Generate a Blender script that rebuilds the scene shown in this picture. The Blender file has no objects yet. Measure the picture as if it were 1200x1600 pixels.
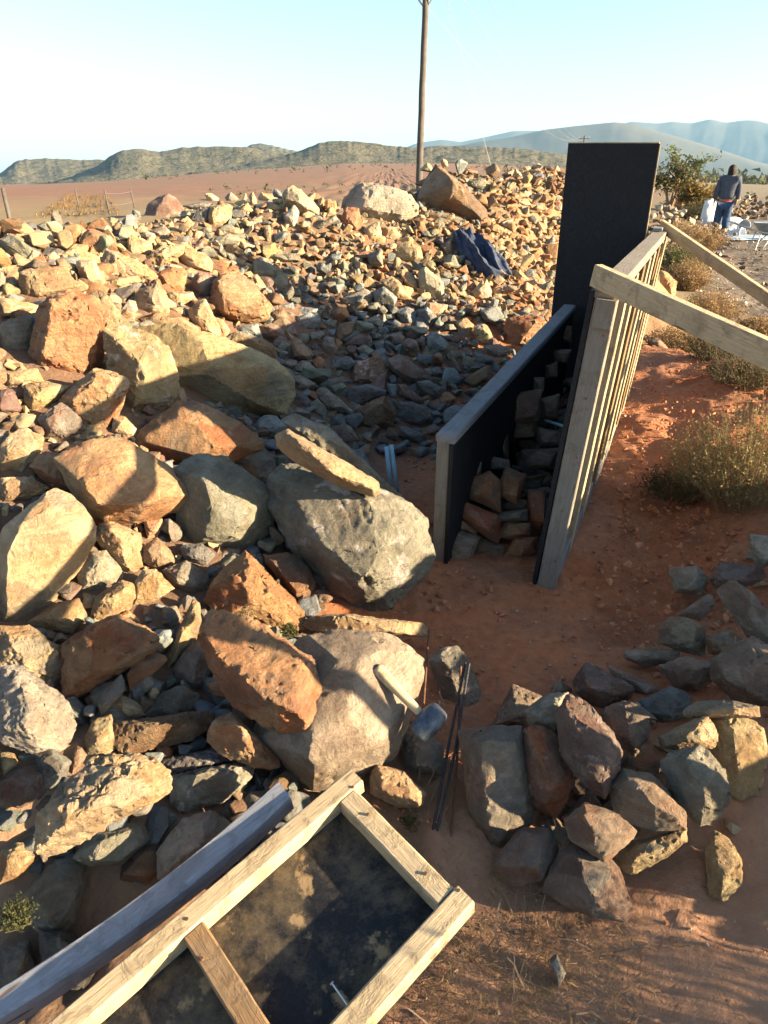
import bpy, bmesh, math, random
import numpy as np
from mathutils import Vector, Matrix
R = math.radians
scene = bpy.context.scene
random.seed(7); RNG = np.random.default_rng(7)

# ------------------------------------------------------------------ camera, sky, sun, exposure
FPX, PITCH, EYE = 1020.0, R(27.46), 1.6          # focal length in photo pixels (1200 wide), tilt below the horizon
cam_d = bpy.data.cameras.new("camera"); cam = bpy.data.objects.new("camera", cam_d)
scene.collection.objects.link(cam); scene.camera = cam
cam_d.sensor_fit = 'HORIZONTAL'; cam_d.sensor_width = 36; cam_d.lens = 36*FPX/1200
cam_d.clip_start = .05; cam_d.clip_end = 40000
cam.location = (0, 0, EYE); cam.rotation_euler = (math.pi/2-PITCH, 0, 0)

SUN_EL, SUN_XY = R(15.0), Vector((.965, -.26)).normalized()
SDIR = Vector((SUN_XY.x*math.cos(SUN_EL), SUN_XY.y*math.cos(SUN_EL), math.sin(SUN_EL)))
world = bpy.data.worlds.new("World"); scene.world = world; world.use_nodes = True
wn = world.node_tree; wn.nodes.clear()
sky = wn.nodes.new('ShaderNodeTexSky'); sky.sky_type = 'NISHITA'; sky.sun_disc = False
sky.sun_elevation = SUN_EL; sky.sun_rotation = math.atan2(SUN_XY.x, SUN_XY.y)
sky.air_density = 1.0; sky.dust_density = 1.0; sky.ozone_density = 1.0; sky.altitude = 200
bg = wn.nodes.new('ShaderNodeBackground'); bg.inputs[1].default_value = 0.051
wo = wn.nodes.new('ShaderNodeOutputWorld')
wn.links.new(sky.outputs[0], bg.inputs[0]); wn.links.new(bg.outputs[0], wo.inputs[0])
sun_d = bpy.data.lights.new("sun", 'SUN'); sun_d.energy = 5.0; sun_d.angle = R(.53); sun_d.color = (1, .76, .47)
sun = bpy.data.objects.new("sun", sun_d); scene.collection.objects.link(sun)
sun.location = (30, -10, 20); sun.rotation_euler = (-SDIR).to_track_quat('-Z', 'Y').to_euler()
scene.view_settings.view_transform = 'Standard'; scene.view_settings.look = 'None'
scene.view_settings.exposure = 2.62; scene.view_settings.gamma = 1; scene.view_settings.use_curve_mapping = False

# ------------------------------------------------------------------ measuring helpers (a pixel of the photo and a known height or distance give a point)
CP, SP = math.cos(PITCH), math.sin(PITCH)
def ray(px, py):
    v = py-800
    return Vector((px-600, FPX*CP-v*SP, -(FPX*SP+v*CP)))
def at(px, py, z=None, Y=None):
    d = ray(px, py)
    t = Y/d.y if Y is not None else (z-EYE)/d.z
    return Vector((0, 0, EYE))+d*t
def project(p):
    x, y, z = p[0], p[1], p[2]-EYE
    dep = y*CP-z*SP
    return 600+FPX*x/dep, 800-FPX*(y*SP+z*CP)/dep, dep

# ------------------------------------------------------------------ noise
def _hash(i, j, k, s):
    h = (i*374761393+j*668265263+k*2147483647+s*974634777) & 0xffffffff
    h = ((h ^ (h >> 13))*1274126177) & 0xffffffff
    h = ((h ^ (h >> 16))*2246822519) & 0xffffffff
    return ((h ^ (h >> 15)) & 0xffff)/32767.5-1
def noise3(p, s=0):
    p = np.asarray(p, float); f = np.floor(p); i = f.astype(np.int64); t = p-f; t = t*t*(3-2*t)
    r = 0
    for a in (0, 1):
        wa = t[:, 0] if a else 1-t[:, 0]
        for b in (0, 1):
            wb = t[:, 1] if b else 1-t[:, 1]
            for c in (0, 1):
                wc = t[:, 2] if c else 1-t[:, 2]
                r = r+wa*wb*wc*_hash(i[:, 0]+a, i[:, 1]+b, i[:, 2]+c, s)
    return r
def fbm(p, o=4, s=0, g=.5):
    r, a, p = 0, 1., np.asarray(p, float)
    for k in range(o):
        r = r+a*noise3(p, s+k*7); p = p*2.03+11.3; a *= g
    return r

# ------------------------------------------------------------------ object helpers
COL = scene.collection
def mesh_obj(name, verts, faces, m, parent=None, smooth=True, col=None):
    me = bpy.data.meshes.new(name)
    me.from_pydata([tuple(v) for v in verts] if not isinstance(verts, np.ndarray) else verts.tolist(), [], faces if isinstance(faces, list) else faces.tolist())
    if col is not None:
        ca = me.color_attributes.new('tint', 'FLOAT_COLOR', 'POINT')
        ca.data.foreach_set('color', np.asarray(col, np.float32).ravel())
    if smooth: me.shade_smooth()
    me.materials.append(m); me.update()
    o = bpy.data.objects.new(name, me); COL.objects.link(o)
    if parent: o.parent = parent
    return o
def bm_obj(name, bm, m, parent=None, smooth=False):
    me = bpy.data.meshes.new(name); bm.to_mesh(me); bm.free()
    if smooth: me.shade_smooth()
    me.materials.append(m); o = bpy.data.objects.new(name, me); COL.objects.link(o)
    if parent: o.parent = parent
    return o
def tag(o, label, cat, group=None, kind=None):
    o['label'] = label
    if cat: o['category'] = cat
    if group: o['group'] = group
    if kind: o['kind'] = kind
    return o
def empty(name, loc, label, cat, group=None):
    o = bpy.data.objects.new(name, None); COL.objects.link(o); o.location = loc; o.empty_display_size = .1
    tag(o, label, cat, group); return o
def place(o, c):
    """moves the mesh's origin to c without moving the shape"""
    o.data.transform(Matrix.Translation(-Vector(c))); o.location = Vector(c); return o
def sub(root, o):
    """makes o (built in world coordinates) a part of root"""
    o.parent = root; o.matrix_parent_inverse = Matrix.Translation(-root.location); return o

def beam_bm(p0, p1, w, h, side, bev=.003, bow=0, seg=10, seed=0, bowdir=None, taper=1):
    """a timber from p0 to p1, w across 'side', h across the third direction, worn edges, slight bow"""
    p0, p1 = Vector(p0), Vector(p1); d = (p1-p0); L = d.length; d.normalize()
    s = Vector(side); s = (s-d*s.dot(d)).normalized(); u = d.cross(s).normalized()
    bd = Vector(bowdir) if bowdir is not None else u
    bm = bmesh.new(); rings = []; rr = random.Random(seed)
    cs = [(-.5, -.5, 0), (.5, -.5, 1), (.5, .5, 2), (-.5, .5, 3)]
    for k in range(seg+1):
        t = k/seg; c = p0+d*L*t+bd*bow*(4*t*(1-t)); ring = []
        tp = 1+(taper-1)*t
        for a, b, _ in cs:
            ring += [bm.verts.new(c+s*((a*w-math.copysign(bev*e1, a))*tp+rr.uniform(-1, 1)*.0007)+u*((b*h-math.copysign(bev*e2, b))*tp+rr.uniform(-1, 1)*.0007))
                     for e1, e2 in (((0, 1), (1, 0)) if a*b > 0 else ((1, 0), (0, 1)))]
        rings.append(ring)
    for q, r2 in zip(rings, rings[1:]):
        for i in range(8): bm.faces.new((q[i], q[(i+1) % 8], r2[(i+1) % 8], r2[i]))
    bm.faces.new(rings[0][::-1]); bm.faces.new(rings[-1])
    bmesh.ops.recalc_face_normals(bm, faces=bm.faces)
    return bm
def beam(name, p0, p1, w, h, side, m, parent=None, **k):
    o = bm_obj(name, beam_bm(p0, p1, w, h, side, **k), m)
    # grain runs along the timber: store it in a UV map in metres
    d = (Vector(p1)-Vector(p0)).normalized(); s = Vector(side); s = (s-d*s.dot(d)).normalized(); u = d.cross(s)
    me = o.data; uv = me.uv_layers.new(name='grain'); off = (hash(name+str(tuple(p0))) % 97)*.37
    for lp in me.loops:
        c = me.vertices[lp.vertex_index].co-Vector(p0)
        uv.data[lp.index].uv = (c.dot(d)+off, c.dot(s)+c.dot(u)*1.3+off)
    place(o, p0)
    if parent: sub(parent, o)
    return o
def tube_bm(pts, rad, n=8, bm=None, cap=True):
    bm = bm or bmesh.new(); rings = []
    pts = [Vector(p) for p in pts]
    for i, p in enumerate(pts):
        d = (pts[min(i+1, len(pts)-1)]-pts[max(i-1, 0)]).normalized()
        a = d.cross(Vector((.31, .2, .93))).normalized(); b = d.cross(a)
        r = rad[i] if isinstance(rad, (list, tuple)) else rad
        rings.append([bm.verts.new(p+a*r*math.cos(2*math.pi*k/n)+b*r*math.sin(2*math.pi*k/n)) for k in range(n)])
    for q, r2 in zip(rings, rings[1:]):
        for i in range(n): bm.faces.new((q[i], q[(i+1) % n], r2[(i+1) % n], r2[i]))
    if cap and n > 2:
        bm.faces.new(rings[0][::-1]); bm.faces.new(rings[-1])
    return bm

# ------------------------------------------------------------------ materials
def newmat(name):
    m = bpy.data.materials.new(name); m.use_nodes = True; nt = m.node_tree; nt.nodes.clear()
    o = nt.nodes.new('ShaderNodeOutputMaterial'); b = nt.nodes.new('ShaderNodeBsdfPrincipled')
    nt.links.new(b.outputs[0], o.inputs[0]); b.inputs['Roughness'].default_value = .9
    b.inputs['Specular IOR Level'].default_value = .25
    return m, nt, b
class N:
    """small node-building shorthand"""
    def __init__(s, nt): s.nt = nt
    def lk(s, a, b): s.nt.links.new(a, b)
    def n(s, t, **k):
        x = s.nt.nodes.new(t)
        for a, v in k.items(): setattr(x, a, v)
        return x
    def noise(s, vec, scale, detail=4, rough=.55, dist=0):
        x = s.n('ShaderNodeTexNoise'); x.inputs['Scale'].default_value = scale; x.inputs['Detail'].default_value = detail
        x.inputs['Roughness'].default_value = rough; x.inputs['Distortion'].default_value = dist
        if vec is not None: s.lk(vec, x.inputs['Vector'])
        return x.outputs['Fac']
    def voro(s, vec, scale, feature='F1', out='Distance'):
        x = s.n('ShaderNodeTexVoronoi', feature=feature); x.inputs['Scale'].default_value = scale
        if vec is not None: s.lk(vec, x.inputs['Vector'])
        return x.outputs[out]
    def ramp(s, f, stops, interp='LINEAR'):
        x = s.n('ShaderNodeValToRGB'); x.color_ramp.interpolation = interp; e = x.color_ramp.elements
        while len(e) < len(stops): e.new(.5)
        for q, (p, c) in zip(e, stops):
            q.position = p; q.color = (c, c, c, 1) if isinstance(c, (int, float)) else (*c, 1)
        s.lk(f, x.inputs[0]); return x.outputs[0]
    def mix(s, f, a, b, mode='MIX'):
        x = s.n('ShaderNodeMix', data_type='RGBA', blend_type=mode)
        for v, i in ((f, 0), (a, 6), (b, 7)):
            if isinstance(v, (int, float)): x.inputs[i].default_value = v if i == 0 else (v, v, v, 1)
            elif isinstance(v, tuple): x.inputs[i].default_value = (*v, 1)
            else: s.lk(v, x.inputs[i])
        return x.outputs[2]
    def math(s, op, a, b=0., c=0., clamp=False):
        x = s.n('ShaderNodeMath', operation=op, use_clamp=clamp)
        for v, i in ((a, 0), (b, 1), (c, 2)):
            if isinstance(v, (int, float)): x.inputs[i].default_value = v
            else: s.lk(v, x.inputs[i])
        return x.outputs[0]
    def bump(s, h, dist, strength=1, normal=None):
        x = s.n('ShaderNodeBump'); x.inputs['Distance'].default_value = dist; x.inputs['Strength'].default_value = strength
        s.lk(h, x.inputs['Height'])
        if normal is not None: s.lk(normal, x.inputs['Normal'])
        return x.outputs[0]
    def obj(s): return s.n('ShaderNodeTexCoord').outputs['Object']
    def mapping(s, v, scale=(1, 1, 1), rot=(0, 0, 0)):
        x = s.n('ShaderNodeMapping'); x.inputs['Scale'].default_value = scale; x.inputs['Rotation'].default_value = rot
        s.lk(v, x.inputs['Vector']); return x.outputs[0]

def rock_material(name, freq, bumpd):
    m, nt, b = newmat(name); g = N(nt)
    rnd = g.n('ShaderNodeObjectInfo').outputs['Random']
    vadd = g.n('ShaderNodeVectorMath', operation='ADD'); cx = g.n('ShaderNodeCombineXYZ')
    for i, k in enumerate((37., 91., 53.)): g.lk(g.math('MULTIPLY', rnd, k), cx.inputs[i])
    g.lk(g.obj(), vadd.inputs[0]); g.lk(cx.outputs[0], vadd.inputs[1]); v = vadd.outputs[0]
    at_ = g.n('ShaderNodeVertexColor', layer_name='tint'); base = at_.outputs['Color']
    big = g.noise(v, 5*freq, 5, .6, .4)
    c = g.mix(1, base, g.ramp(big, [(.3, .66), (.5, 1.), (.72, 1.28)]), 'MULTIPLY')
    rust = g.ramp(g.noise(v, 7*freq, 6, .65, 1.2), [(.53, 0), (.66, 1)])
    c = g.mix(g.math('MULTIPLY', rust, g.math('MULTIPLY', at_.outputs['Alpha'], .75)), c, (.25, .10, .04))
    pale = g.ramp(g.noise(v, 11*freq, 7, .7, .8), [(.60, 0), (.68, 1)])
    c = g.mix(g.math('MULTIPLY', pale, .5), c, (.40, .35, .28))
    lich = g.ramp(g.noise(v, 3.1*freq, 5, .6, .7), [(.55, 0), (.62, 1)]); c = g.mix(g.math('MULTIPLY', lich, .5), c, (.13, .115, .095))
    st = g.noise(g.mapping(v, (2, 2, 22), (.5, .7, .2)), 3*freq, 4, .6, .6)
    c = g.mix(1, c, g.ramp(st, [(.35, .88), (.6, 1.06)]), 'MULTIPLY')
    cr = g.voro(g.mapping(v, (1, 1, 1.7), (.3, .2, 0)), 9*freq, 'DISTANCE_TO_EDGE')
    wob = g.math('ADD', cr, g.math('MULTIPLY', g.noise(v, 20*freq, 4), .10))
    crack = g.ramp(wob, [(.02, 0), (.045, 1)])
    c = g.mix(g.ramp(g.noise(v, 6*freq, 2), [(.52, 0), (.6, 1)]), c, g.mix(1, c, g.ramp(wob, [(.03, .55), (.05, 1.)]), 'MULTIPLY'))
    fine = g.noise(v, 90*freq, 5, .75)
    c = g.mix(1, c, g.ramp(fine, [(.3, .80), (.7, 1.15)]), 'MULTIPLY')
    g.lk(c, b.inputs['Base Color'])
    h = g.math('ADD', g.math('MULTIPLY', g.noise(v, 26*freq, 8, .72, .5), 1.), g.math('MULTIPLY', st, .3))
    h = g.math('ADD', h, g.math('MULTIPLY', crack, .05))
    wv = g.n('ShaderNodeVectorMath', operation='ADD'); nz = g.n('ShaderNodeTexNoise'); nz.inputs['Scale'].default_value = 12*freq; nz.inputs['Detail'].default_value = 5; g.lk(v, nz.inputs['Vector'])
    sc_ = g.n('ShaderNodeVectorMath', operation='SCALE'); sc_.inputs['Scale'].default_value = .10/freq; g.lk(nz.outputs['Color'], sc_.inputs[0]); g.lk(v, wv.inputs[0]); g.lk(sc_.outputs[0], wv.inputs[1])
    chip = g.voro(g.mapping(wv.outputs[0], (1, 1, 2.2), (.7, .4, .1)), 13*freq, 'F1', 'Color'); h = g.math('ADD', h, g.math('MULTIPLY', chip, .22))
    g.lk(g.bump(h, bumpd), b.inputs['Normal']); b.inputs['Roughness'].default_value = .86
    return m
M = {}
M['rock'] = rock_material('rough_rock', 1., .040)
M['stone'] = rock_material('small_rock', 1.8, .016)

def wood_material(name, c1, c2, dirt=(.10, .07, .045), dirtamt=.5, grey=0.):
    m, nt, b = newmat(name); g = N(nt)
    uv = g.n('ShaderNodeUVMap', uv_map='grain').outputs[0]
    v = g.mapping(uv, (1.2, 22, 1)); fib = g.noise(v, 6, 6, .65, .8)
    fine = g.noise(g.mapping(uv, (3, 90, 1)), 8, 4, .6)
    patch = g.noise(g.obj(), 5, 4, .6)
    c = g.mix(g.ramp(fib, [(.3, 0), (.7, 1)]), c1, c2)
    c = g.mix(g.math('MULTIPLY', g.ramp(patch, [(.48, 0), (.72, 1)]), grey), c, (.22, .215, .20))
    c = g.mix(1, c, g.ramp(fine, [(.3, .82), (.7, 1.1)]), 'MULTIPLY')
    d = g.ramp(g.noise(g.obj(), 13, 7, .75, .6), [(.52, 0), (.70, 1)])
    c = g.mix(g.math('MULTIPLY', d, dirtamt), c, dirt)
    kn = g.voro(g.mapping(uv, (2.2, 14, 1)), 1.5); c = g.mix(g.ramp(kn, [(.07, .8), (.12, 0)]), c, (.09, .05, .03))
    g.lk(c, b.inputs['Base Color']); b.inputs['Roughness'].default_value = .82
    g.lk(g.bump(g.math('ADD', g.math('MULTIPLY', fine, .5), g.math('ADD', fib, d)), .0035), b.inputs['Normal'])
    return m
M['pale_wood'] = wood_material('pale_pine', (.50, .41, .27), (.37, .29, .18))
M['brown_wood'] = wood_material('brown_pine', (.30, .19, .095), (.21, .125, .06), grey=.3)
M['grey_wood'] = wood_material('weathered_timber', (.21, .225, .25), (.145, .155, .17), dirtamt=.4, grey=.3)
M['blue_timber'] = wood_material('blue_grey_timber', (.31, .34, .39), (.22, .24, .285), dirtamt=.3, grey=.15)
M['concrete_wood'] = wood_material('cement_stained_timber', (.24, .22, .19), (.17, .15, .125), dirt=(.20, .13, .08), dirtamt=.55, grey=.7)

def ply_material(name, mud):
    m, nt, b = newmat(name); g = N(nt); o = g.obj()
    sc = g.noise(g.mapping(o, (1, 1, 1)), 30, 8, .8, 2)
    c = g.mix(g.ramp(sc, [(.45, 0), (.75, .55)]), (.007, .0085, .012), (.035, .037, .042))
    sm = g.ramp(g.noise(g.mapping(o, (1, 1, .35)), 7, 8, .75), [(.60, 0), (.74, .5)]); c = g.mix(sm, c, (.055, .053, .05))
    if mud:
        big = g.noise(o, 3.6, 3, .55, .8)
        film = g.ramp(g.noise(o, 4.5, 10, .8, .1), [(.44, .0), (.68, .85)])
        c = g.mix(film, c, (.17, .13, .075))
        blot = g.ramp(g.noise(o, 11, 5, .62, .15), [(.60, 0), (.66, 1)])
        c = g.mix(g.math('MULTIPLY', blot, .8), c, (.30, .21, .11))
    g.lk(c, b.inputs['Base Color']); b.inputs['Roughness'].default_value = .62
    g.lk(g.bump(sc, .002), b.inputs['Normal'])
    return m
M['black_ply'] = ply_material('black_film_plywood', False)
M['muddy_ply'] = ply_material('muddy_film_plywood', True)
def simple(name, c, rough=.8, metal=0, nscale=30, amt=.3, bump=.001, spec=.3):
    m, nt, b = newmat(name); g = N(nt)
    f = g.noise(g.obj(), nscale, 6, .65)
    g.lk(g.mix(1, c, g.ramp(f, [(.3, 1-amt), (.7, 1+amt)]), 'MULTIPLY'), b.inputs['Base Color'])
    b.inputs['Roughness'].default_value = rough; b.inputs['Metallic'].default_value = metal; b.inputs['Specular IOR Level'].default_value = spec
    g.lk(g.bump(f, bump), b.inputs['Normal']); return m
M['ply_edge'] = simple('plywood_edge', (.32, .24, .14))
M['steel'] = simple('worn_blue_steel', (.065, .085, .115), .5, .45, 45, .6, .002)
M['rebar'] = simple('dark_steel_bar', (.045, .045, .05), .55, .6, 60, .4)
M['rust'] = simple('rusted_steel', (.13, .065, .04), .85, .2, 60, .5, .002)
M['nail'] = simple('bright_nail', (.55, .55, .55), .35, .9, 50, .1)
M['pvc'] = simple('pale_blue_plastic', (.26, .42, .50), .45, 0, 20, .12)
M['white_plastic'] = simple('white_plastic', (.55, .58, .62), .5, 0, 8, .12)
M['blue_plastic'] = simple('clear_blue_sheeting', (.32, .42, .52), .35, 0, 8, .3, .01)
M['skin'] = simple('skin', (.30, .17, .11), .6)
M['hair'] = simple('dark_hair', (.018, .014, .012), .7, 0, 90, .5, .004)
M['hoodie'] = simple('grey_blue_fleece', (.06, .072, .10), .95, 0, 16, .25, .01)
M['jeans'] = simple('blue_denim', (.035, .065, .125), .95, 0, 14, .45, .01)
M['red_cloth'] = simple('red_cotton', (.42, .06, .07), .9)
M['shoe'] = simple('worn_shoe', (.25, .22, .19), .8)
M['jacket'] = simple('navy_cloth', (.035, .048, .085), .92, 0, 40, .35, .004)
M['pole_wood'] = simple('weathered_pole', (.085, .078, .072), .9, 0, 6, .3, .01)
M['galv'] = simple('galvanised_metal', (.42, .44, .46), .5, .6, 20, .2)
M['wire'] = simple('wire', (.30, .29, .28), .6, .5)
M['tray'] = simple('grey_blue_painted_steel', (.26, .32, .37), .5, .2, 12, .3)
M['rubber'] = simple('rubber', (.03, .03, .03), .9)
def leaf_material(name, c, c2, trans=.25, nscale=6):
    m, nt, b = newmat(name); g = N(nt); o = nt.nodes['Material Output']
    f = g.ramp(g.noise(g.obj(), nscale, 4, .6), [(.35, 0), (.65, 1)])
    c_ = g.mix(f, c, c2); g.lk(c_, b.inputs['Base Color'])
    t = g.n('ShaderNodeBsdfTranslucent'); g.lk(c_, t.inputs[0]); ms = g.n('ShaderNodeMixShader'); ms.inputs[0].default_value = trans
    g.lk(b.outputs[0], ms.inputs[1]); g.lk(t.outputs[0], ms.inputs[2]); g.lk(ms.outputs[0], o.inputs[0]); return m
M['sage'] = leaf_material('sage_green_leaves', (.15, .15, .065), (.24, .20, .095))
M['dry'] = leaf_material('dry_straw', (.30, .21, .11), (.22, .15, .08))
M['olive'] = leaf_material('olive_leaves', (.045, .055, .022), (.09, .085, .035))
M['rustleaf'] = leaf_material('ochre_leaves', (.20, .12, .03), (.10, .085, .03))
M['green'] = leaf_material('fresh_green_leaves', (.07, .11, .03), (.13, .15, .05))
M['twig'] = simple('dry_twig', (.20, .14, .10), .9)

# ------------------------------------------------------------------ terrain height
def interp(x, tab):
    a, b = zip(*tab); return np.interp(x, a, b)
def azel(px, py):
    d = ray(px, py); h = math.hypot(d.x, d.y); return math.degrees(math.atan2(d.x, d.y)), d.z/h
CTRL = [(-.84, .92, -.12), (-.4, .9, -.08), (0, .7, 0), (-1.6, .8, .1), (-.76, 1.2, .07), (-1.3, 1.2, .22), (-1.02, 1.45, .2), (-1.7, 1.5, .42), (-.43, 1.65, .07), (0, 1.6, .02),
 (-1.24, 2.0, .36), (-.7, 2.1, .22), (-.25, 2.15, .08), (.12, 2.1, 0), (-2.1, 2, .6), (-1.13, 2.4, .48), (-.5, 2.6, .28), (-.1, 2.8, .05), (-2, 2.7, .8), (-3, 2.5, .9),
 (-1.7, 3.4, .86), (-.95, 3.5, .52), (-.4, 3.4, .12), (.05, 3.4, -.02), (-2.6, 3.5, 1.0), (-1.52, 4.0, .9), (-2.03, 4.4, 1.15), (-3.1, 4.5, 1.15), (-.8, 4.4, .5), (.1, 4.1, 0), (.5, 4.1, .0),
 (-.52, 5.2, .62), (-1.4, 5.1, 1.05), (.1, 5, .4), (.93, 5.4, .5), (.7, 4.7, .18), (-.54, 5.7, .85), (-.5, 6.2, 1.18), (-.8, 6.5, 1.36), (-1.6, 6, 1.27), (-2.6, 6, 1.08), (.9, 6.5, .88), (.3, 6.2, .9), (1.6, 6.2, .6),
 (.1, 7, 1.2), (.69, 8.2, 1.52), (0, 8, 1.22), (-1.5, 7.5, .95), (1.95, 9, 1.60), (1.4, 7.8, 1.34), (2.8, 9.2, 1.35), (3.5, 9.3, .15), (3.6, 8, .05), (3.3, 10.4, .2), (2.5, 7.0, .12), (4.0, 9, .05),
 (0, 10, .3), (-2, 9.5, .1), (-4, 7, .3), (-5, 5, .3), (2, 11.6, .6), (3.2, 11.4, .25), (.7, 10.6, .5), (-3.5, 9, 0), (-5, 3, .5), (-4, 1.5, .6), (-3, .5, .3),
 (.2, 2.6, 0), (.7, 2.4, 0), (.8, 3.0, -.02), (1.25, 3.0, .0), (1.2, 4.4, .05), (1.9, 4.7, .08), (1.0, 2.1, -.03), (.55, 1.9, .02), (.6, 1.2, 0), (.75, 1.4, .07), (1.0, 1.6, .10), (.95, 1.25, .07), (1.3, 1.5, .08), (.5, .5, 0), (1.6, 2.2, .12), (1.75, 3.2, .10),
 (2.4, 3.0, .2), (2.5, 4.2, .22), (3.1, 5.2, .3), (2.3, 5.4, .14), (2.0, 5.8, .1), (3.2, 3.2, .2), (2.1, 1.7, .66), (2.2, 2.2, .58), (2.7, 2.7, .40), (3.0, 1.8, .55), (2.2, 1.25, .60), (2.1, .8, .32), (1.75, 2.4, .18), (1.55, 1.35, .08), (1.5, 1.75, .08), (2.8, 7, .05), (4.2, 6.5, .05), (4.2, 9, 0), (2.1, .4, .2), (3.7, 1, .1),  # swell past the right edge is out of view, raised to cast shade
 (1.6, 6.9, .65), (-6, 1, .2), (-7, 4, 0), (-6, 8, 0), (0, 13, 0), (4, 13, 0), (-3, 12, 0), (6, 9, 0), (6, 5, 0), (5, 2, 0), (0, -1, 0), (3, -1, 0), (-3, -1, 0), (-6, -1, 0), (6, -1, 0)]
CX = np.array([c[:2] for c in CTRL], float); CZ = np.array([c[2] for c in CTRL], float)
_D = np.sqrt(((CX[:, None]-CX[None])**2).sum(-1)); _W = np.linalg.solve(-_D-np.eye(len(CX))*.05, CZ)
FAR = [(-60, -9), (-32, -8), (-22, -5), (-12, 2), (-3, 7), (6, 7), (14, 4), (20, -4), (30, -7), (60, -7)]
def H(x, y):
    x, y = np.atleast_1d(np.asarray(x, float)), np.atleast_1d(np.asarray(y, float))
    near = np.zeros(x.shape); m = (x > -9) & (x < 9) & (y > -3) & (y < 15)
    if m.any():
        q = np.stack([x[m], y[m]], 1); out = np.empty(len(q))
        for i in range(0, len(q), 20000):
            d = np.sqrt(((q[i:i+20000, None]-CX[None])**2).sum(-1)); out[i:i+20000] = (-d)@_W
        ed = np.minimum.reduce([q[:, 0]+9, 9-q[:, 0], q[:, 1]+3, 15-q[:, 1]])
        near[m] = out*np.clip(ed/2.5, 0, 1)
    r = np.hypot(x, y); az = np.degrees(np.arctan2(x, y))
    far = interp(az, FAR)*(np.clip(r-30, 0, 1100)/570)**1.35
    p = np.stack([x, y, 0*x], 1)
    rough = fbm(p*1.6, 3, 3)*.02*np.clip(r/3, .4, 8)*np.clip(1.2-r/400, 0, 1)
    return near+far+rough
def h1(x, y): return float(H([x], [y])[0])
def hit(px, py):
    """where the view ray through a photo pixel meets the terrain"""
    d = ray(px, py); d = d/d.y; Y = np.concatenate([np.arange(.5, 14, .02), np.arange(14, 120, .3)])
    z = EYE+d.z*Y; hh = H(d.x*Y, Y); k = np.argmax(z < hh)
    if not (z < hh).any(): return None
    return Vector((d.x*Y[k], Y[k], z[k]))
# ------------------------------------------------------------------ ground sheet
def grow(a, b, step, lim, f=1.09):
    mid = list(np.arange(a, b, step)); s = step; hi = [mid[-1]]
    while hi[-1] < lim: s *= f; hi.append(hi[-1]+s)
    s = step; lo = [a]
    while lo[-1] > -lim: s *= f; lo.append(lo[-1]-s)
    return np.array(lo[:0:-1]+mid+hi[1:])
gx = grow(-.9, 3.0, .020, 11000); gy = grow(.5, 5.2, .021, 11000)
gy = gy[gy > -2000]
XX, YY = np.meshgrid(gx, gy); fx, fy = XX.ravel(), YY.ravel(); Z = H(fx, fy)
nm = (np.abs(fx) < 7) & (fy < 14) & (fy > -1)
pp = np.stack([fx[nm], fy[nm], 0*fx[nm]], 1)
lump = fbm(pp*5, 4, 21)*(.011+.012*np.clip(pp[:, 0]-.9, 0, 1))+np.maximum(0, fbm(pp*15, 4, 31)-.2)**1.3*.018-np.maximum(0, fbm(pp*3.3+7, 2, 91)-.35)*.05
lump += fbm(pp*np.array([3, 3, 1]), 2, 55)*.012
# trodden, smoother earth of the footway between the stones; cloddier along the wall
sm = np.exp(-(((pp[:, 0]-.45)/.55)**2+((pp[:, 1]-1.75)/.5)**2))
Z[nm] += lump*(1-.75*sm)
Z[nm] -= .045*np.exp(-((pp[:, 0]-1.15-(pp[:, 1]-2.4)*.47)/.18)**2)*(pp[:, 1] > 2)*(pp[:, 1] < 5)   # shallow trench along the tall form
nx, ny = len(gx), len(gy)
ii = (np.arange(ny-1)[:, None]*nx+np.arange(nx-1)[None]).ravel()
m_, nt_, b_ = newmat('ground_soil'); g = N(nt_); o_ = g.obj()
sep = g.n('ShaderNodeSeparateXYZ'); g.lk(o_, sep.inputs[0]); X_, Y_ = sep.outputs[0], sep.outputs[1]
big = g.noise(o_, 1.1, 5, .6, .6); fine = g.noise(o_, 26, 8, .7); mid = g.noise(o_, 6, 6, .65)
soil = g.mix(g.ramp(mid, [(.3, 0), (.7, 1)]), (.39, .14, .058), (.29, .112, .055))
soil = g.mix(g.ramp(big, [(.42, 0), (.62, .55)]), soil, (.28, .16, .10))
soil = g.mix(1, soil, g.ramp(fine, [(.25, .62), (.75, 1.25)]), 'MULTIPLY')
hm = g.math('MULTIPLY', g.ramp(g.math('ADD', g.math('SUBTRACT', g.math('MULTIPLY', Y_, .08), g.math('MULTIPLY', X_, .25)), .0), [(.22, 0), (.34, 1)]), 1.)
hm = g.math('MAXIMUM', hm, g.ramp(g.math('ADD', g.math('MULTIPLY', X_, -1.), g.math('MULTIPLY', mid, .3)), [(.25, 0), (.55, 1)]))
soil = g.mix(g.math('MULTIPLY', hm, .85), soil, g.mix(fine, (.07, .05, .038), (.14, .105, .075)))  # rubble-brown earth under the heap, its gaps' shade put into the colour
# greyer trampled earth towards the camera's right corner
nearg = g.math('MULTIPLY', g.ramp(g.math('ADD', g.math('MULTIPLY', Y_, -1.), g.math('MULTIPLY', mid, .5)), [(-.0, 0), (1, 1)]), 1.)
c1 = g.ramp(g.math('MULTIPLY', g.math('ADD', Y_, g.math('MULTIPLY', mid, .6)), .5), [(.72, 1), (.98, 0)])
soil = g.mix(g.math('MULTIPLY', c1, .65), soil, g.mix(fine, (.27, .17, .11), (.37, .25, .165)))
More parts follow.
